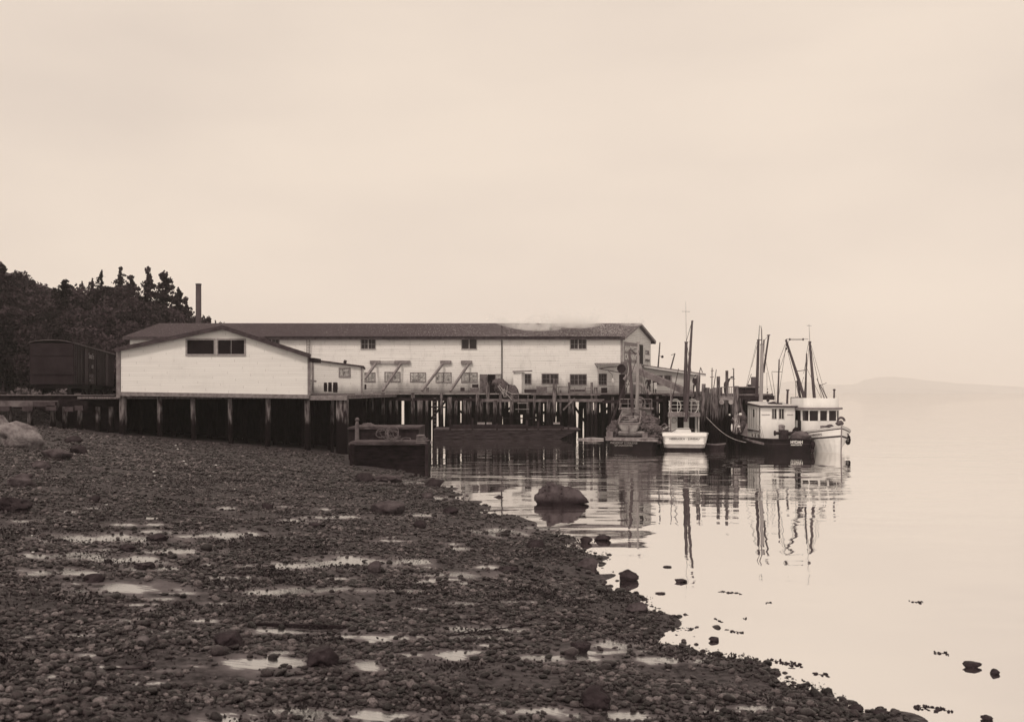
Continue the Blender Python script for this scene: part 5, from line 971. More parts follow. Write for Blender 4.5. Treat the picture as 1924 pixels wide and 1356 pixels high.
for px, py in ((1478, 648), (1477.5, 655), (1484, 637.5), (1509, 637.5), (1482, 660)): q = MB(); q.blob(P(px, py, 85.5), (.07, .06, .1), 2, .05); q.build('pulley_block', [M_iron], b4, True)
q = MB(); q.torus(P(1497.5, 752, 86), .24, .05, 'y'); q.torus(P(1497.5, 752, 86.1), .1, .05, 'y'); [q.bar(P(1497.5, 752, 86), P(1497.5 + 5.5 * math.cos(a), 752 + 5.5 * math.sin(a), 86), .04, .04, up=(0, 1, 0)) for a in (0, 1.57, 3.14, 4.71)]; q.build('winch_wheel', [M_grey], b4, True)
q = MB(); q.box(X(1489, 86.6), X(1510, 86.6), 86.4, 87.2, Z(763, 86.6), Z(746, 86.6)); q.box(X(1492, 86.4), X(1514, 86.4), 86.3, 87, Z(775, 86.6), Z(769, 86.6)); q.box(X(1495, 86.6), X(1500, 86.6), 86.5, 86.9, .9, Z(763, 86.6)); q.build('winch_frame', [M_iron], b4, True)
rig(b4, [(P(1477, 637, 85.5), P(1519, 637, 86)), (P(1482, 638.5, 85.5), P(1510, 638.3, 86)), (P(1478, 640, 85.5), P(1463, 745, 86.5)), (P(1522, 645, 86), P(1545, 752, 84)), (P(1521, 645, 86), P(1509, 755, 87)), (P(1524, 648, 86), P(1553, 750, 84)), (P(1515, 665, 88), P(1519, 645, 86)), (P(1480, 660, 85.5), P(1500, 740, 86.5)), (P(1496, 755, 86), P(1510, 708, 87)), (P(1495, 755, 87), P(1495, 715, 87)), (P(1545, 752, 84), P(1515, 690, 88)), (P(1514, 680, 88), P(1510, 702, 87))], r=.016)
q = MB(); [q.bar(P(a_, 830, 85.5), P(a_, 775, 85.5), .05, .05) for a_ in (1501, 1505)]; q.bar(P(1495, 796, 85.5), P(1506, 797, 85.5), .04, .04); q.build('rail_post', [M_trim], b4, True)
q = MB(); q.torus((L4 - .35, .12, 2.35), .26, .09, 'x', 20, 8, arc=.8); q.blob((L4 - .5, .1, 2.2), (.25, .3, .2), 2, .3, 2); q.build('anchor_rope', [M_net], b4); q = MB(); q.blob((L4 - .7, -.6, 2.0), (.2, .3, .12), 2, .3, 2); q.build('deck_rope', [M_net], b4)
q = MB(); q.blob((9.8, -1.9, 1.6), (.45, .12, .2), 2, .25, 2); q.tube([(9.4, -1.95, 1.3), (10.3, -1.85, 1.75)], .1, 8); q.build('side_fender', [M_rubber], b4)
fp = pt4(.86, .55, 1) + Vector((0, .12, 0))
t = thing('tyre_fender', 'worn black tyre hung as a fender on the outer side of the white bow', 'tyre', wmat(b4) @ fp, b4.rotation_euler.z)
q = MB(); q.torus((0, 0, 0), .27, .10, 'y', 24, 10, sq=1.05); q.build('tyre', [M_rubber], t, smooth=True); q = MB(); q.tube([(0, 0, .3), (0, -.12, .75)], .015, 5); q.build('rope', [M_rope], t)
t = thing('rubber_fender', 'dark fender bundle squeezed between the black stern and white bow', 'fender', P(1527, 840, 80.6)); q = MB(); q.blob(P(1527, 836, 80.8), (.16, .2, .3), 2, .25, 2); q.blob(P(1526, 846, 80.8), (.13, .15, .2), 2, .25, 2, 3); q.build('bundle', [M_rubber], t, True, True)
# mooring line from pilings to the black boat
t = thing('mooring_line', 'slack mooring rope from the pilings to the black hull', 'rope', P(1365, 810, 85)); q = MB(); pts = []
for i in range(13): f_ = i / 12; pts.append(P(1327 + 75 * f_, 783 + 48 * f_ + 10 * math.sin(f_ * math.pi) , 86 - 1.5 * f_))
q.tube(pts, .022, 5); q.build('rope', [M_rope], t, True)
# skiff in the shadow by the pier
t = thing('skiff', 'small dark skiff afloat in the shade of the pier', 'skiff', (X(1362, 85.5), 85.5, 0), R(178)); hull(2.0, 1.0, .8, .5, .4, .6, .3, [(.5, 0), (1, 0)], [M_wooddk], t, draft=.1, open_=True, deckdrop=.25, cap=M_wood, n=18); q = MB(); q.bar((.9, -.4, .36), (.9, .4, .36), .15, .03); q.build('thwart', [M_woodlt], t)
# ================================================================== PEOPLE
def person(label, loc, rz, H_=1.72, bend=0., arm=(.25, .25), cat='person', cap_=True, apron=False):
    t = thing('person', label, cat, loc, rz); k = H_ / 1.72; V = Vector
    hip = V((0, 0, .92)); fwd = V((0, -1, 0))
    def tr(p, base=hip): q_ = V(p) - base; c, s = math.cos(bend), math.sin(bend); return base + V((q_.x, q_.y * c - q_.z * s, q_.z * c + q_.y * s))
    J = {'hip': hip, 'waist': tr((0, 0, 1.1)), 'chest': tr((0, 0, 1.33)), 'neck': tr((0, 0, 1.48)), 'head': tr((0, -.01, 1.58)), 'top': tr((0, -.01, 1.70))}
    E = [('hip', 'waist'), ('waist', 'chest'), ('chest', 'neck'), ('neck', 'head'), ('head', 'top')]; RD = {'hip': .15, 'waist': .135, 'chest': .15, 'neck': .06, 'head': .095, 'top': .07}
    for s in (-1, 1):
        n_ = 'L' if s > 0 else 'R'; sp = .1
        J['sh' + n_] = tr((s * .19, 0, 1.41)); J['el' + n_] = tr((s * .25, -.05 - arm[0], 1.14)); J['wr' + n_] = tr((s * .23, -.15 - arm[0] - arm[1], .95 + arm[1] * .5))
        J['th' + n_] = V((s * .1, 0, .86)); J['kn' + n_] = V((s * .12, -.03 * s, .48)); J['an' + n_] = V((s * .13, .02, .08)); J['to' + n_] = V((s * .14, -.17, .04))
        E += [('chest', 'sh' + n_), ('sh' + n_, 'el' + n_), ('el' + n_, 'wr' + n_), ('hip', 'th' + n_), ('th' + n_, 'kn' + n_), ('kn' + n_, 'an' + n_), ('an' + n_, 'to' + n_)]
        RD.update({'sh' + n_: .075, 'el' + n_: .055, 'wr' + n_: .038, 'th' + n_: .1, 'kn' + n_: .075, 'an' + n_: .055, 'to' + n_: .045})
    names = list(J); me = bpy.data.meshes.new('body'); me.from_pydata([tuple(J[n_] * k) for n_ in names], [(names.index(a), names.index(b)) for a, b in E], [])
    o = bpy.data.objects.new('body', me); COL.objects.link(o); md = o.modifiers.new('s', 'SKIN'); ss = o.modifiers.new('u', 'SUBSURF'); ss.levels = 1; ss.render_levels = 1
    for i, n_ in enumerate(names): d = me.skin_vertices[0].data[i]; d.radius = (RD[n_] * k,) * 2; d.use_root = (n_ == 'hip')
    bpy.context.view_layer.update(); nm_ = bpy.data.meshes.new_from_object(o.evaluated_get(bpy.context.evaluated_depsgraph_get())); bpy.data.objects.remove(o)
    nm_.materials.clear(); nm_.materials.append(M_cloth); nm_.materials.append(M_skin)
    hz = J['head'] * k
    for p in nm_.polygons:
        if (p.center - hz).length < .15 * k: p.material_index = 1
        p.use_smooth = True
    bo = bpy.data.objects.new('body', nm_); COL.objects.link(bo); bo.parent = t
    q = MB()
    for s in ('L', 'R'):
        w_ = J['wr' + s] * k; dr_ = (J['wr' + s] - J['el' + s]).normalized(); q.blob(w_ + dr_ * .05, (.04, .045, .035), 1, 0)
        for i in range(5): q.tube([w_ + dr_ * .06 + V((-.03 + .016 * i, 0, 0)), w_ + dr_ * (.12 + .015 * (2 - abs(i - 2))) + V((-.034 + .018 * i, 0, -.01))], .009, 5)
    q.build('hands', [M_skin], t)
    if cap_: q = MB(); c_ = J['top'] * k; q.blob(c_, (.115, .125, .075), 2, 0); q.blob(c_ + V((0, -.09, -.02)), (.08, .07, .012), 1, 0); q.build('cap', [M_cloth], t)
    if apron: q = MB(); q.hexa([(-.17, -.2, .45), (.17, -.2, .45), (.17, -.17, .45), (-.17, -.17, .45)], [(-.16, -.19, 1.1), (.16, -.19, 1.1), (.16, -.16, 1.1), (-.16, -.16, 1.1)]); q.build('apron', [M_trimw], t)
    return t
person('person in dark clothes standing left of the pair under the inclined chute', (X(1219, 113.5), 113.5, DZ), R(-20), 1.7, R(8), (.05, .1))
person('person in dark coat and white apron under the inclined chute', (X(1230, 113.5), 113.5, DZ), R(15), 1.66, R(5), (.05, .1), apron=True)
person('person bending forward behind the pier railing', (X(1362, 92.5), 92.5, DZ - .03), R(80), 1.7, R(48), (.1, .1))
person('person standing half hidden beside the tallest piling', (X(1306, 100), 100, DZ - .03), R(10), 1.7, R(4), (.0, .05))
# ================================================================== TREES
def leaf_mat(name, v, v2):
    m = mat(name, v, .4, .7, rough=.95, spec=.03, v2=v2); t = m.node_tree; b = t.nodes['Principled BSDF']; old = b.inputs['Base Color'].links[0].from_socket
    oi = t.nodes.new('ShaderNodeObjectInfo'); mr = t.nodes.new('ShaderNodeMapRange'); t.links.new(oi.outputs['Random'], mr.inputs[0]); mr.inputs[3].default_value = .55; mr.inputs[4].default_value = 2.0
    mx = t.nodes.new('ShaderNodeMixRGB'); mx.blend_type = 'MULTIPLY'; mx.inputs[0].default_value = 1; t.links.new(old, mx.inputs[1]); t.links.new(mr.outputs[0], mx.inputs[2]); t.links.new(mx.outputs[0], b.inputs['Base Color']); return m
M_lf1 = leaf_mat('conifer_needles', .030, .016); M_lf2 = leaf_mat('broad_leaves', .040, .022); M_bark = mat('bark', .05, .4, 4)
def cards(n, fn, size, seed):
    """n small leaf-clump quads at positions fn(rng) -> (k,3)"""
    g = np.random.default_rng(seed); c = fn(g, n); a = g.normal(size=(n, 3)); a /= np.linalg.norm(a, axis=1)[:, None]
    b = g.normal(size=(n, 3)); b -= (b * a).sum(1)[:, None] * a; b /= np.linalg.norm(b, axis=1)[:, None]
    s = (size * g.uniform(.5, 1.3, n))[:, None]; a = a * s; b = b * s * .7
    v = np.stack([c - a, c - b * .8, c + a, c + b], 1).reshape(-1, 3); return v
def quads_mesh(name, v, mt):
    n = len(v) // 4; me = bpy.data.meshes.new(name); me.vertices.add(n * 4); me.vertices.foreach_set('co', v.ravel()); me.loops.add(n * 4); me.loops.foreach_set('vertex_index', np.arange(n * 4, dtype=np.int32))
    me.polygons.add(n); me.polygons.foreach_set('loop_start', np.arange(0, n * 4, 4, dtype=np.int32)); me.update(calc_edges=True); me.materials.append(mt); return me
def conifer_fn(h, r, z0, gap=.0):
    nl = 24; g0 = np.random.default_rng(int(h * r * 10)); J1 = g0.uniform(-.5, .5, (nl, 7)); J2 = g0.choice([.25, .6, .8, 1.0, 1.35], (nl, 7))
    def f(g, n):
        lay = g.integers(0, nl, n); zf = (lay + .5) / nl; zz = z0 + (h - z0) * zf ** .95
        ang0 = lay * 2.4; spoke = g.integers(0, 7, n); an = ang0 + spoke * .898 + g.normal(0, .2, n)
        R_ = r * (1 - zf) ** .75 * J2[lay, spoke] + .08; rr = R_ * g.uniform(.05, 1, n) ** .8
        z = zz + J1[lay, spoke] - rr * .18 + g.normal(0, .10, n) * (1 - rr / (r + 1)) + .1
        return np.stack([rr * np.cos(an), rr * np.sin(an), z], 1)
    return f
def broad_fn(h, r, seed):
    g0 = np.random.default_rng(seed); k = 13; cs = np.stack([g0.uniform(-.62, .62, k) * r, g0.uniform(-.62, .62, k) * r, h * g0.uniform(.3, .86, k)], 1); rs = g0.uniform(.28, .5, k) * r
    def f(g, n):
        i = g.integers(0, k, n); d = g.normal(size=(n, 3)); d /= np.linalg.norm(d, axis=1)[:, None]; d *= g.uniform(.55, 1.08, n)[:, None]
        return cs[i] + d * rs[i][:, None] * np.array([1, 1, .8])
    return f
def tree_proto(kind, seed, h, r, n, size):
    t = thing('conifer_tree' if kind == 'c' else 'leafy_tree', 'x', 'tree')
    z0 = h * .12
    me = quads_mesh('crown', cards(n, conifer_fn(h, r, z0) if kind == 'c' else broad_fn(h, r, seed), size, seed), M_lf1 if kind == 'c' else M_lf2)
    c = bpy.data.objects.new('crown', me); COL.objects.link(c); c.parent = t
    q = MB(); q.tube([(0, 0, -.5), (.05, 0, h * .4), (0, .05, h * .96 if kind == 'c' else h * .7)], [.22, .15, .02], 6)
    for i in range(10 if kind == 'c' else 6):
        a = i * 2.4 + seed; z = h * (.2 + .065 * i) if kind == 'c' else h * (.3 + .06 * i); l = r * (1 - z / h) * .9 if kind == 'c' else r * .6
        q.tube([(0, 0, z), (l * math.cos(a), l * math.sin(a), z + (0 if kind == 'c' else l * .7))], [.05, .015], 4)
    q.build('trunk', [M_bark], t); return t
PR = [tree_proto('c', 1, 12, 3.6, 6500, .17), tree_proto('c', 2, 12, 2.8, 3800, .15), tree_proto('c', 3, 12, 4.4, 5200, .17), tree_proto('b', 4, 9, 4.2, 9000, .22), tree_proto('b', 5, 8, 4.6, 9500, .22), tree_proto('b', 6, 10, 3.6, 8500, .21)]
used = set()
def put_tree(k, x, y, s, sx, label, rz=None, group=None, z=None):
    src = PR[k]
    if k in used:
        t = src.copy(); COL.objects.link(t)
        for ch in list(src.children):
            c = ch.copy(); COL.objects.link(c); c.parent = t
    else: t = src; used.add(k)
    t.location = (x, y, gz(x, y) - .2 if z is None else z); t.scale = (sx, sx, s); t.rotation_euler = (0, 0, random.uniform(0, 6.28) if rz is None else rz); t['label'] = label
    if group: t['group'] = group
    return t
def top_tree(k, px, py, Y, h, wid, label, group=None):      # a tree whose tip stands at (px, py)
    x = X(px, Y); z = Z(py, Y); base = [12, 12, 12, 9, 8, 10][k]; g_ = gz(x, Y)
    zz = g_ - .3; h = max(h, z - zz); return put_tree(k, x, Y, h / base, wid, label, group=group, z=z - h)
named = [(0, 2, 498, 120, 14, 1.3, 'dark blurred conifer at the left edge of the photo, highest on the hill'), (1, 190, 510, 150, 6, .8, 'thin spire of a young fir left of the double-topped trees'), (2, 226, 508, 155, 6, .75, 'slim ragged fir top standing free above the broad trees'),
         (2, 279, 511, 150, 10, 1.15, 'tall open-branched fir, left of the two beside the smokestack'), (0, 309, 514, 150, 9, 1.45, 'tall spreading fir, right of the two beside the smokestack'), (0, 336, 545, 156, 9, 1.3, 'lower fir sloping down toward the smokestack'), (0, 122, 527, 145, 7, 1.1, 'small pointed fir above the box car'),
         (1, 154, 531, 160, 6, .8, 'thin wispy fir between the box car trees'), (2, 247, 524, 158, 11, 1.3, 'dense fir just left of the tall pair'), (2, 350, 566, 162, 9, .9, 'short fir closest to the left of the smokestack'), (1, 173, 526, 152, 7, .9, 'thin fir spike beside the young spire')]
for k, px, py, Y, h, wd, lb in named: top_tree(k, px, py, Y, h, wd, lb)
skyl = [(0, 505), (20, 512), (45, 523), (75, 527), (100, 536), (140, 542), (165, 540), (185, 528), (225, 527), (245, 545), (265, 560), (300, 572), (330, 578), (352, 588), (372, 594), (392, 596), (415, 606), (440, 614)]
sx_ = [a for a, b in skyl]; sy_ = [b for a, b in skyl]
i = 0
kinds = ['dark fir', 'slender fir', 'wide fir', 'rounded leafy tree', 'broad bushy tree', 'upright leafy tree']
def tlabel(k, dy0, px):
    row = {0: 'on the skyline', 22: 'just under the skyline', 44: 'midway up the wood', 66: 'low on the wooded slope', 88: 'in the lowest row'}[dy0]
    for lim, z_ in ((-20, 'beyond the left edge'), (8, 'at the left edge'), (30, 'just inside the left edge'), (48, 'well left of the box car'), (66, 'just left of the box car'), (84, 'over the left end of the box car'), (104, 'over the middle of the box car end'), (125, 'over the box car corner'), (150, 'over the lettered side of the box car'), (175, 'right of the white lettering'), (198, 'above the farther box car'), (222, 'beside the shed corner'), (245, 'above the left eave of the shed'), (268, 'left of the two tall firs'), (292, 'at the foot of the first tall fir'), (315, 'at the foot of the second tall fir'), (338, 'right of the two tall firs'), (362, 'left of the smokestack')):
        if px < lim: return kinds[k] + ' ' + row + ', ' + z_
    return kinds[k] + ' ' + row + ', behind the smokestack'
for Y, dy0, step in ((150, 0, 15), (142, 22, 19), (134, 44, 22), (126, 66, 25), (118, 88, 27)):
    for px in np.arange(-70, 425 - (0 if Y > 145 else (160 - Y) * 3.2), step):
        jp = px + random.uniform(-5, 5); py = np.interp(jp, sx_, sy_) + dy0 + random.uniform(0, 12)
        if py > 700: continue
        k = random.choice((3, 4, 5, 3, 4, 0)) ; YY = Y + random.uniform(-3, 5) + (18 if jp > 345 else 0)
        top_tree(k, jp, py, YY, random.uniform(7, 9), random.uniform(.75, 1.1), tlabel(k, dy0, jp), group='trees of the hillside wood')
for px, py in ((395, 600), (405, 603), (414, 607), (385, 597), (376, 592), (420, 610)): top_tree(random.choice((0, 1)), px, py + random.uniform(-2, 2), 230, 8, .9, 'small far fir tip ' + {395: 'second right of the smokestack', 405: 'midway down the slope right of the smokestack', 414: 'just left of the lowest tip over the roof', 385: 'touching the smokestack on its right', 376: 'hidden behind the smokestack', 420: 'farthest right, low over the cannery roof'}[px], group='far firs beyond the cannery roof')
# low scrub along the bank by the trestle
brush = MB(); vb = []
def brf(g, n): a = g.uniform(-46, -34, n); y = g.uniform(82, 84.5, n); return np.stack([a, y, 3.9 + g.uniform(0, .9, n) * (.6 + .4 * np.sin(a * 2))], 1)
o = bpy.data.objects.new('bank_scrub', quads_mesh('bank_scrub', cards(2600, brf, .16, 9), mat('dry_scrub', .12, .5, 2))); COL.objects.link(o); tag(o, 'pale dry scrub on the bank left of the box car', 'scrub', kind='stuff')
# far shore, fading in the haze
def ridge(name, pts, Y, thick, label=None):
    q = MB(); n = 90; px0, px1 = pts[0][0], pts[-1][0]; P_ = [a for a, b in pts]; Q_ = [b for a, b in pts]; top = []
    for i in range(n + 1): px = px0 + (px1 - px0) * i / n; zt = Z(np.interp(px, P_, Q_), Y) + 5 * noise.noise(Vector((px * .05, 0, Y))) + 2 * noise.noise(Vector((px * .3, 2, Y))); top.append((X(px, Y), max(zt, 1)))
    vs = [];
    for (x, z) in top: vs += [(x, Y - thick, -1), (x, Y - thick * .45, z * .55), (x, Y, z), (x, Y + thick, -1)]
    fs = [(i * 4 + j, (i + 1) * 4 + j, (i + 1) * 4 + j + 1, i * 4 + j + 1) for i in range(n) for j in range(3)]; q.add(vs, fs)
    o = q.build(name, [mat('far_forest', .03, .4, .01)], smooth=True); tag(o, kind='structure'); return o
ridge('far_hill', [(1300, 733), (1420, 728), (1490, 715), (1530, 719), (1560, 723), (1605, 722), (1625, 713), (1655, 708), (1690, 708), (1740, 714), (1800, 720), (1860, 723), (1924, 727), (2100, 731), (2300, 735)], 10500, 450)
ridge('near_shore_hill', [(1560, 735), (1600, 730), (1680, 727), (1740, 729), (1800, 734), (1830, 736)], 9600, 350)

# ================================================================== BEACH STONES
def stone_templates(sub, n, seed):
    out = []
    for i in range(n):
        bm = bmesh.new(); bmesh.ops.create_icosphere(bm, subdivisions=sub, radius=1); sc = Vector((1, random.uniform(.65, .95), random.uniform(.42, .75)))
        pl_ = [(Vector((random.gauss(0, 1), random.gauss(0, 1), random.gauss(.2, .8))).normalized(), random.uniform(.55, .92)) for _ in range(6)]
        for v in bm.verts:
            k = 1 + .38 * noise.noise(v.co * 1.4 + Vector((seed + i * 5.1, i, 0))); q_ = v.co * k
            for pn_, pd_ in pl_:
                e_ = q_.dot(pn_) - pd_
                if e_ > 0: q_ = q_ - pn_ * e_ * .9
            v.co = Vector((q_.x * sc.x, q_.y * sc.y, q_.z * sc.z * (.55 if i % 5 == 0 else 1)))
        out.append((np.array([v.co[:] for v in bm.verts]), np.array([[v.index for v in f.verts] for f in bm.faces]))); bm.free()
    return out
def cobble_mat():
    m, t, b = base_mat('cobbles', .36, .30); nn = t.nodes; lk = t.links.new
    at = nn.new('ShaderNodeAttribute'); at.attribute_name = 'tone'; g = nn.new('ShaderNodeNewGeometry')
    n = nn.new('ShaderNodeTexNoise'); n.inputs['Scale'].default_value = 38; n.inputs['Detail'].default_value = 6; n.inputs['Roughness'].default_value = .75; lk(g.outputs['Position'], n.inputs[0])
    r = nn.new('ShaderNodeValToRGB'); lk(at.outputs['Fac'], r.inputs[0]); e = r.color_ramp.elements; e[0].color = tone(.006); e[1].position = 1; e[1].color = tone(.26)
    x = e.new(.4); x.color = tone(.025); x = e.new(.85); x.color = tone(.15)
    r2 = nn.new('ShaderNodeValToRGB'); lk(n.outputs[0], r2.inputs[0]); r2.color_ramp.elements[0].position = .36; r2.color_ramp.elements[0].color = (.30, .30, .30, 1); r2.color_ramp.elements[1].position = .66; r2.color_ramp.elements[1].color = (2.1, 2.05, 2.0, 1)
    mu = nn.new('ShaderNodeMixRGB'); mu.blend_type = 'MULTIPLY'; mu.inputs[0].default_value = 1; lk(r.outputs[0], mu.inputs[1]); lk(r2.outputs[0], mu.inputs[2]); lk(mu.outputs[0], b.inputs['Base Color'])
    bp = nn.new('ShaderNodeBump'); bp.inputs['Strength'].default_value = .7; bp.inputs['Distance'].default_value = .02; lk(n.outputs[0], bp.inputs['Height']); lk(bp.outputs[0], b.inputs['Normal'])
    return m
M_cob = cobble_mat()
def scatter(name, n, y0, y1, smin, smax, sub, seed, pw=1.0, wetlim=.25, dmin=-.35, label='', smooth=True, tmul=1.0, minpx=2.2, shore=None):
    g = np.random.default_rng(seed); u = g.uniform(0, 1, n); y = (y0 ** pw + u * (y1 ** pw - y0 ** pw)) ** (1 / pw); t = g.uniform(-.54, .46, n); x = t * y
    z = ground_np(x, y); d = np.interp(y, _SY, _SX) - x; w_ = wet_np(x, y, z)
    s = smin + (smax - smin) * g.beta(1.3, 4.5, n); s = np.maximum(s, minpx / 2 * y / F)
    cl = np.sin(x * .9 + 1.3 * np.sin(y * .7)) * np.sin(y * 1.3 + x * .4)           # stony and bare patches
    keep = ((w_ < wetlim) | ((w_ < .8) & (g.uniform(size=n) < .22)) | (g.uniform(size=n) < .035)) & (z > -.13) & (d > dmin) & (g.uniform(size=n) < np.clip((d + .5) * .9, .06, 1) ** 1.0)
    if shore: keep = (d < shore * g.uniform(size=n) ** .7) & (d > dmin) & (z > -.22) & (g.uniform(size=n) < np.clip(d + 1.5, .15, 1) * .8) | ((d > 0) & (g.uniform(size=n) < .05))
    keep &= (y < 76) | (x < -31); keep &= ~((cl < -.5) & (g.uniform(size=n) < .8)); keep &= ~((x > X(648, y)) & (x < X(806, y)) & (y > 62.5))
    x, y, z, s, d = x[keep], y[keep], z[keep], s[keep], d[keep]; k = len(x); T = stone_templates(sub, 10, seed); ti = g.integers(0, 10, k); a = g.uniform(0, 6.28, k); V = []; Fc = []; C = []; off = 0
    tn = np.clip(1.12 * g.beta(1.5, 2.5, k) + .06 * np.sin(x * .5 + y * .3), 0, 1) * tmul; tn[g.uniform(size=k) < .012] = 1.0; tn = tn * (.80 + .12 * sstep(d, 4, 16) * sstep(y, 25, 50)); tn = np.where(d < .8, tn * .6, tn)
    for j in range(10):
        q = np.where(ti == j)[0]; tv, tf = T[j]; ca, sa = np.cos(a[q]), np.sin(a[q]); vx = tv[None, :, 0] * ca[:, None] - tv[None, :, 1] * sa[:, None]; vy = tv[None, :, 0] * sa[:, None] + tv[None, :, 1] * ca[:, None]
        vz = np.repeat(tv[None, :, 2], len(q), 0); ss = s[q][:, None]; tilt = g.normal(0, .15, len(q))[:, None]
        V.append(np.stack([x[q][:, None] + vx * ss, y[q][:, None] + vy * ss, z[q][:, None] + (vz + vx * tilt + .30) * ss], -1).reshape(-1, 3))
        Fc.append((tf[None] + (np.arange(len(q)) * len(tv))[:, None, None] + off).reshape(-1, 3)); off += len(q) * len(tv); C.append(np.repeat(tn[q], len(tv)))
    V = np.concatenate(V); Fc = np.concatenate(Fc); C = np.concatenate(C)
    me = bpy.data.meshes.new(name); me.vertices.add(len(V)); me.vertices.foreach_set('co', V.ravel()); me.loops.add(Fc.size); me.loops.foreach_set('vertex_index', Fc.ravel().astype(np.int32)); me.polygons.add(len(Fc)); me.polygons.foreach_set('loop_start', np.arange(0, Fc.size, 3, dtype=np.int32)); me.update(calc_edges=True)
    me.polygons.foreach_set('use_smooth', np.full(len(Fc), smooth)); at = me.attributes.new('tone', 'FLOAT', 'POINT'); at.data.foreach_set('value', C.astype(np.float32)); me.materials.append(M_cob)
    o = bpy.data.objects.new(name, me); COL.objects.link(o); tag(o, label, 'stones', kind='stuff'); print(name, k); return o
scatter('beach_cobbles', 34000, 8.5, 26, .022, .125, 2, 11, 1.0, label='rounded dark cobbles covering the near beach')
scatter('beach_pebbles', 40000, 22, 56, .035, .15, 1, 12, .8, label='dark pebbles and weed covering the middle beach', smooth=False)
scatter('beach_gravel', 24000, 45, 82, .05, .2, 1, 13, .7, label='dark gravel covering the far beach under the shed', tmul=.9, smooth=False)
scatter('fine_shingle', 42000, 8.5, 34, .016, .04, 1, 14, 1.0, label='small dark shingle between the cobbles', tmul=.8, minpx=3.0)
scatter('large_cobbles', 2600, 9, 60, .07, .21, 2, 17, .9, label='larger dark stones scattered along the water edge', tmul=.7, dmin=-1.4, shore=3.5)
# rockweed tufts lying over the stones
def weedf(g, n):
    k = 300; yy = g.uniform(9, 60, k); tt_ = g.uniform(-.5, .3, k); xx = tt_ * yy; ok = (np.interp(yy, _SY, _SX) - xx > -.2); xx, yy = xx[ok], yy[ok]; i = g.integers(0, len(xx), n); sp = .10 + .004 * yy[i]
    x = xx[i] + g.normal(0, 1, n) * sp * 1.6; y = yy[i] + g.normal(0, 1, n) * sp * 1.6; return np.stack([x, y, ground_np(x, y) + .05 + np.abs(g.normal(0, .025, n))], 1)
o = bpy.data.objects.new('rockweed', quads_mesh('rockweed', cards(26000, weedf, .026, 21), mat('weed', .016, .5, 6, rough=.6, spec=.2))); COL.objects.link(o); tag(o, 'tufts of dark rockweed over the beach stones', 'seaweed', kind='stuff')
# ---------------------------------------------------------------- single rocks
def rock_mat(name, v, v2, rough=.7): return mat(name, v, .4, 2.2, rough=rough, bump=1.0, bscale=12, v2=v2)
RM = {'d': rock_mat('dark_rock', .035, .014, .55), 'm': rock_mat('brown_rock', .075, .03), 'l': rock_mat('pale_rock', .20, .07), 'g': rock_mat('grey_rock', .16, .05)}
def barnacled():
    m = rock_mat('barnacled_rock', .075, .03); t = m.node_tree; nn = t.nodes; lk = t.links.new; b = nn['Principled BSDF']; old = b.inputs['Base Color'].links[0].from_socket
    g = nn.new('ShaderNodeNewGeometry'); v = nn.new('ShaderNodeTexVoronoi'); v.inputs['Scale'].default_value = 4.5; lk(g.outputs['Position'], v.inputs[0]); mr = nn.new('ShaderNodeMapRange'); lk(v.outputs['Distance'], mr.inputs[0]); mr.inputs[1].default_value = .16; mr.inputs[2].default_value = .24
    sx = nn.new('ShaderNodeSeparateXYZ'); lk(g.outputs['Position'], sx.inputs[0]); m2 = nn.new('ShaderNodeMapRange'); lk(sx.outputs[2], m2.inputs[0]); m2.inputs[1].default_value = .08; m2.inputs[2].default_value = .34
    mi = nn.new('ShaderNodeMath'); mi.operation = 'MULTIPLY'; lk(mr.outputs[0], mi.inputs[0]); lk(m2.outputs[0], mi.inputs[1]); mx = nn.new('ShaderNodeMixRGB'); lk(mi.outputs[0], mx.inputs[0]); mx.inputs[1].default_value = tone(.022); lk(old, mx.inputs[2]); lk(mx.outputs[0], b.inputs['Base Color']); return m
RM['b'] = barnacled()
def rock(px, py, w_, h_, mt, label, seed, water=False, amp=.22, fq=1.4, tilt=0, sub=4, name='boulder', deep=.8, skew=None):
    p = hit(px, py, water); Y = p.y; a = w_ / F * Y / 2; hh = h_ / F * Y; bm = bmesh.new(); bmesh.ops.create_icosphere(bm, subdivisions=sub, radius=1)
    sd_v = Vector((seed * 3.7, seed * 1.3, seed * .7)); rs_ = random.Random(seed); planes = []
    for _ in range(int(5 + amp * 30)): planes.append((Vector((rs_.gauss(0, 1), rs_.gauss(0, 1), rs_.gauss(.25, .8))).normalized(), rs_.uniform(.66, .95)))
    for v in bm.verts:
        q = v.co.copy(); k = 1 + amp * 1.6 * noise.noise(q * fq + sd_v) + amp * .6 * noise.noise(q * fq * 2.5 + sd_v) + amp * .35 * noise.noise(q * fq * 7 + sd_v); q *= k
        for pn_, pd_ in planes:
            e_ = q.dot(pn_) - pd_
            if e_ > 0: q -= pn_ * e_ * .88
        x, y, z = q.x * a, q.y * a * deep, q.z * hh * (.42 if water and w_ < 60 else .62)
        if skew: z *= 1 - skew * q.x * .5
        v.co = Vector((x * math.cos(tilt) - z * math.sin(tilt), y, z * math.cos(tilt) + x * math.sin(tilt)))
    me = bpy.data.meshes.new(name); bm.to_mesh(me); bm.free(); me.polygons.foreach_set('use_smooth', [True] * len(me.polygons)); me.materials.append(RM[mt]); o = bpy.data.objects.new(name, me); COL.objects.link(o)
    o.location = (p.x, Y + a * deep * .7, max(gz(p.x, Y), 0 if water else -1) + hh * .30); return tag(o, label, 'rock')
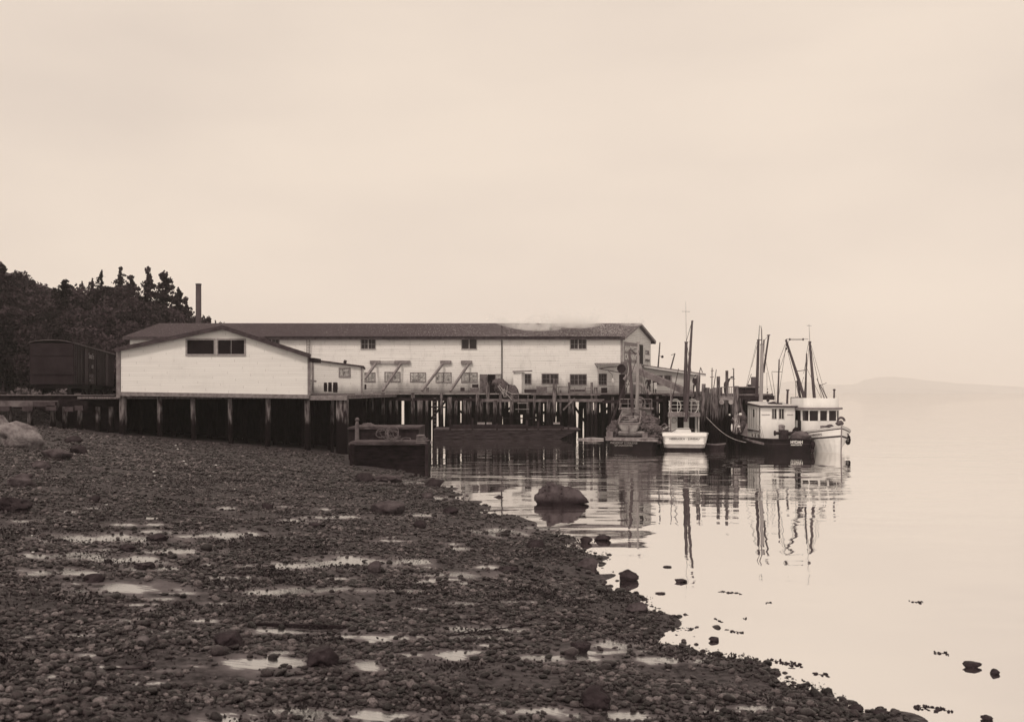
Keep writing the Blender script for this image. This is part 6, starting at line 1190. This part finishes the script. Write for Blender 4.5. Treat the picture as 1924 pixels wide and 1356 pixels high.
ROCKS = [(1061, 948, 92, 40, 'b', 'big barnacled boulder standing in the shallow water', 1, 1, .24, 1.5, -.08, .75), (728, 966, 72, 26, 'm', 'broad rounded mound of rock in the middle of the beach', 2, 0, .12, 1, 0, 0), (683, 905, 38, 20, 'd', 'dark round rock in front of the nearest scow', 3, 0, .15, 1.2, 0, 0),
         (702, 1076, 30, 26, 'm', 'pointed brown rock at the edge of the wet sand streak', 4, 0, .3, 1.5, 0, 0), (604, 1252, 66, 42, 'd', 'large angular dark rock beside the foreground pool', 5, 0, .32, 1.3, .1, 0), (425, 1218, 66, 36, 'd', 'large flat-topped dark rock left of the foreground pool', 6, 0, .3, 1.3, -.15, 0),
         (292, 1016, 42, 14, 'd', 'flat black rock at the head of the wet sand', 7, 0, .25, 1.3, 0, 0), (235, 1036, 38, 16, 'd', 'weedy lump between the two wet sand streaks', 8, 0, .35, 2, 0, 0), (172, 1095, 44, 20, 'd', 'dark weed-covered rock below the left wet streaks', 9, 0, .35, 2, 0, 0), (268, 1068, 46, 12, 'd', 'low row of weedy stones in the left wet streaks', 10, 0, .4, 2, 0, 0),
         (1107, 1070, 44, 24, 'm', 'rounded brown rock on the water edge', 11, 0, .15, 1.2, 0, 0), (1181, 1092, 42, 26, 'd', 'dark faceted rock standing in the water off the beach', 12, 1, .2, 1.5, 0, 0), (1134, 1016, 36, 14, 'd', 'flat weedy rock at the water edge, right one of two', 13, 1, .3, 2, 0, 0), (1102, 1020, 24, 18, 'd', 'small weedy rock at the water edge, left one of two', 14, 1, .3, 2, 0, 0),
         (1281, 1094, 26, 9, 'd', 'low weed-draped rock awash off the beach', 15, 1, .35, 2, 0, 0), (1242, 1116, 20, 4, 'd', 'flat rock barely breaking the calm surface', 16, 1, .2, 2, 0, 0), (1255, 1066, 18, 4, 'd', 'small flat rock farthest out near the mast reflection', 17, 1, .2, 2, 0, 0),
         (500, 957, 24, 14, 'd', 'lone small dark rock in the upper beach', 18, 0, .25, 1.5, 0, 0), (176, 943, 24, 15, 'd', 'small pointed rock on the upper left beach', 19, 0, .3, 1.5, 0, 0), (145, 853, 34, 22, 'd', 'dark pyramid-shaped rock below the rubble', 20, 0, .25, 1.3, 0, 0), (133, 832, 30, 16, 'd', 'dark rock just under the trestle foot', 21, 0, .25, 1.3, 0, 0),
         (100, 862, 52, 24, 'm', 'long brown rock at the foot of the pale boulder', 22, 0, .3, 1.4, 0, 0), (70, 880, 40, 16, 'm', 'low brown rock left of the long brown one', 23, 0, .3, 1.4, 0, 0), (1005, 1030, 40, 16, 'd', 'weedy rock where the beach spit meets the water', 24, 0, .3, 2, 0, 0), (935, 945, 34, 16, 'd', 'dark weedy rock ending the upper spit', 25, 0, .3, 2, 0, 0), (815, 915, 34, 20, 'd', 'knobbly dark rock on the upper shoreline', 26, 0, .35, 2, 0, 0),
         (803, 936, 22, 12, 'm', 'small round rock below the knobbly one', 27, 0, .15, 1.2, 0, 0), (848, 966, 30, 16, 'd', 'dark rock inland of the upper spit', 28, 0, .3, 2, 0, 0), (788, 992, 26, 18, 'd', 'upright dark rock in the middle beach', 29, 0, .25, 1.5, 0, 0), (722, 905, 52, 16, 'm', 'mottled flat rock before the scow corner', 30, 0, .3, 2, 0, 0), (1830, 1256, 34, 16, 'd', 'oval rock awash at far right, left one of the pair', 31, 1, .2, 1.5, 0, 0), (1872, 1267, 20, 14, 'd', 'round rock awash at far right, right one of the pair', 32, 1, .15, 1.5, 0, 0),
         (1612, 1338, 32, 16, 'd', 'rock at the lower water edge beside the beach tip', 33, 1, .25, 1.5, 0, 0), (1657, 1345, 34, 12, 'd', 'flat rock beyond the beach tip', 34, 1, .25, 1.5, 0, 0), (1857, 1354, 26, 12, 'd', 'small rock cut by the bottom edge at far right', 35, 1, .25, 1.5, 0, 0), (1342, 1206, 22, 12, 'd', 'small dark rock just off the beach edge', 36, 1, .3, 1.5, 0, 0), (1410, 1248, 16, 9, 'd', 'pebble-sized rock off the beach, above the lower edge', 37, 1, .2, 1.5, 0, 0), (1262, 1160, 10, 5, 'd', 'tiny rock off the middle shore', 38, 1, .2, 1.5, 0, 0),
         (1200, 1152, 44, 20, 'm', 'mossy brown rock on the middle shoreline', 39, 0, .25, 1.5, 0, 0), (1090, 1225, 44, 22, 'd', 'dark rock beside the small right-hand pool', 40, 0, .35, 2, 0, 0), (265, 1212, 28, 18, 'g', 'pale round cobble left of the flat-topped rock', 41, 0, .12, 1.2, 0, 0), (275, 1152, 34, 12, 'g', 'flat grey slab among the left cobbles', 42, 0, .2, 1.4, 0, 0), (1120, 1335, 70, 40, 'd', 'blurred dark rock cut by the bottom edge', 43, 0, .3, 1.6, 0, 0),
         (955, 1075, 46, 12, 'd', 'low dark rock by the middle streak of water', 44, 0, .3, 1.6, 0, 0), (22, 842, 116, 50, 'l', 'large pale boulder leaning in at the left edge', 45, 0, .42, 1.5, -.35, 0), (2, 815, 34, 40, 'l', 'pale upright stone behind the large pale boulder', 46, 0, .18, 1.1, .2, 0), (30, 915, 60, 26, 'm', 'soft brown rubble heap at the left edge', 47, 0, .35, 2, 0, 0), (20, 962, 70, 30, 'd', 'dark boulder pile low at the left edge', 48, 0, .4, 1.8, 0, 0), (590, 990, 30, 10, 'd', 'flat dark stone near the middle of the beach', 49, 0, .3, 1.6, 0, 0)]
for (px, py, w_, h_, mt, lb, sd_i, wt, amp, fq, tl_, skw) in ROCKS: rock(px, py, w_, h_, mt, lb, sd_i, bool(wt), amp, fq, tl_, 4 if w_ > 30 else 3, skew=skw or None)
# driftwood, hoop, shells, kelp
def drift(px0, py0, px1, py1, w_, label, mt=M_wooddk, sq=False):
    a, b = hit(px0, py0), hit(px1, py1); t = thing('driftwood', label, 'driftwood', (a + b) / 2); q = MB(); r = w_ / F * a.y / 2; u_ = Vector((0, 0, r * .7))
    if sq: q.bar(a + u_, b + u_, r * 2, r * 2)
    else: q.tube([a + u_, (a + b) / 2 + u_ * 1.2, b + u_], [r, r * 1.1, r * .7], 8)
    q.build('timber', [mt], t, True)
drift(172, 884, 196, 886, 9, 'short sawn timber end lying on the upper beach', M_wood, True); drift(335, 969, 470, 977, 3, 'long thin pole lying across the upper beach', M_wood); drift(470, 1176, 650, 1181, 8, 'long dark waterlogged plank above the middle pool', M_wooddk, True); drift(275, 975, 296, 976, 4, 'short white painted board on the upper beach', M_trimw, True)
drift(820, 1198, 1010, 1172, 3, 'thin dark stick beyond the middle pool', M_wooddk)
c = hit(246, 1252); t = thing('iron_hoop', 'rusted barrel hoop half buried in the cobbles', 'hoop', c); q = MB(); q.torus(c + Vector((0, 0, .03)), 38 / F * c.y, .014, 'z', 36, 6, sq=.8); o = q.build('band', [M_iron], t, True)
def specks(g_):
    lb_ = ['upper white shell of the pair nearest the shed piles', 'lower white shell of the pair nearest the shed piles', 'upper left shell of the cluster of three', 'upper right shell of the cluster of three', 'lowest shell of the cluster of three', 'white shell alone, right of the cluster of three', 'white shell left of the cluster of three', 'white shell just below the one left of the cluster', 'third white shell down the left column', 'tiny white speck below the left column', 'tiny white speck below the lone right shell', 'white scrap left of the single dark pole', 'white scrap beside the left wet streaks', 'tiny white speck farthest right on the upper beach', 'tiny white speck low and right on the upper beach', 'white speck at the head of the left wet streak']
    for n__, (px, py, s_) in enumerate(((330, 838, 4), (334, 845, 4), (345, 868, 5), (348, 873, 5), (346, 877, 3), (405, 876, 6), (289, 888, 5), (291, 895, 4), (289, 905, 5), (303, 915, 3), (395, 895, 3), (200, 950, 5), (62, 1040, 6), (436, 877, 3), (441, 920, 3), (60, 1008, 4))):
        p = hit(px, py); r = s_ / F * p.y / 2; q = MB(); q.blob(p + Vector((0, 0, r * .5 + .02)), (r, r, r * .45), 2, .2, 2, px); o = q.build('shell', [mat('shell_white', .62, .2, 5)], None, smooth=True); tag(o, lb_[n__], 'shell', 'white shells scattered on the upper beach')
specks(0)
KELP = [(1465, 1243, 44, 'floating string of kelp nearest the beach tip'), (1486, 1248, 34, 'dense kelp clump right of the kelp string'), (1372, 1113, 36, 'kelp string off the mast reflections'), (1446, 1133, 8, 'tiny kelp sprig farther out'), (1385, 1187, 22, 'four dotted kelp floats off the middle shore'), (1724, 1131, 18, 'single kelp bulb with a long tail'), (1768, 1227, 22, 'small kelp strand above the pair of rocks'), (1545, 1268, 22, 'small kelp strand below the kelp string'), (1750, 1331, 58, 'long kelp strand near the bottom right'), (1350, 1165, 8, 'small dark leaf afloat off the shore'), (1400, 1163, 6, 'smallest dark leaf afloat off the shore')]
for px, py, w_, lb in KELP:
    Y = H * F / (py - HY); x = X(px, Y); t = thing('floating_kelp', lb, 'kelp', (x, Y, 0)); q = MB(); L = w_ / F * Y; n = max(3, int(w_ / 2.2))
    for i in range(n): f_ = i / (n - 1) - .5; q.blob((x + L * f_ + random.uniform(-.03, .03), Y - L * f_ * .5 + random.uniform(-.14, .14), .004), (random.uniform(.006, .035), random.uniform(.01, .05), random.uniform(.004, .022)), 2, .45, 3, i)
    q.tube([(x - L / 2, Y + L * .25, .002), (x, Y + .05, .003), (x + L / 2, Y - L * .25, .002)], .003, 4); q.build('frond', [RM['d']], t, True)
# ================================================================== HAZE
mh = bpy.data.materials.new('haze'); mh.use_nodes = True; t = mh.node_tree; t.nodes.clear(); out = t.nodes.new('ShaderNodeOutputMaterial'); v = t.nodes.new('ShaderNodeVolumePrincipled')
v.inputs['Color'].default_value = (.96, .95, .94, 1); v.inputs['Density'].default_value = .00021; v.inputs['Anisotropy'].default_value = 0; t.links.new(v.outputs[0], out.inputs['Volume']); mh.cycles.homogeneous_volume = True
q = MB(); q.box(-8200, 8200, -60, 11000, -3.6, 190)
for vv in q.v: pass
hz = q.build('haze', [mh]); tag(hz, kind='stuff')
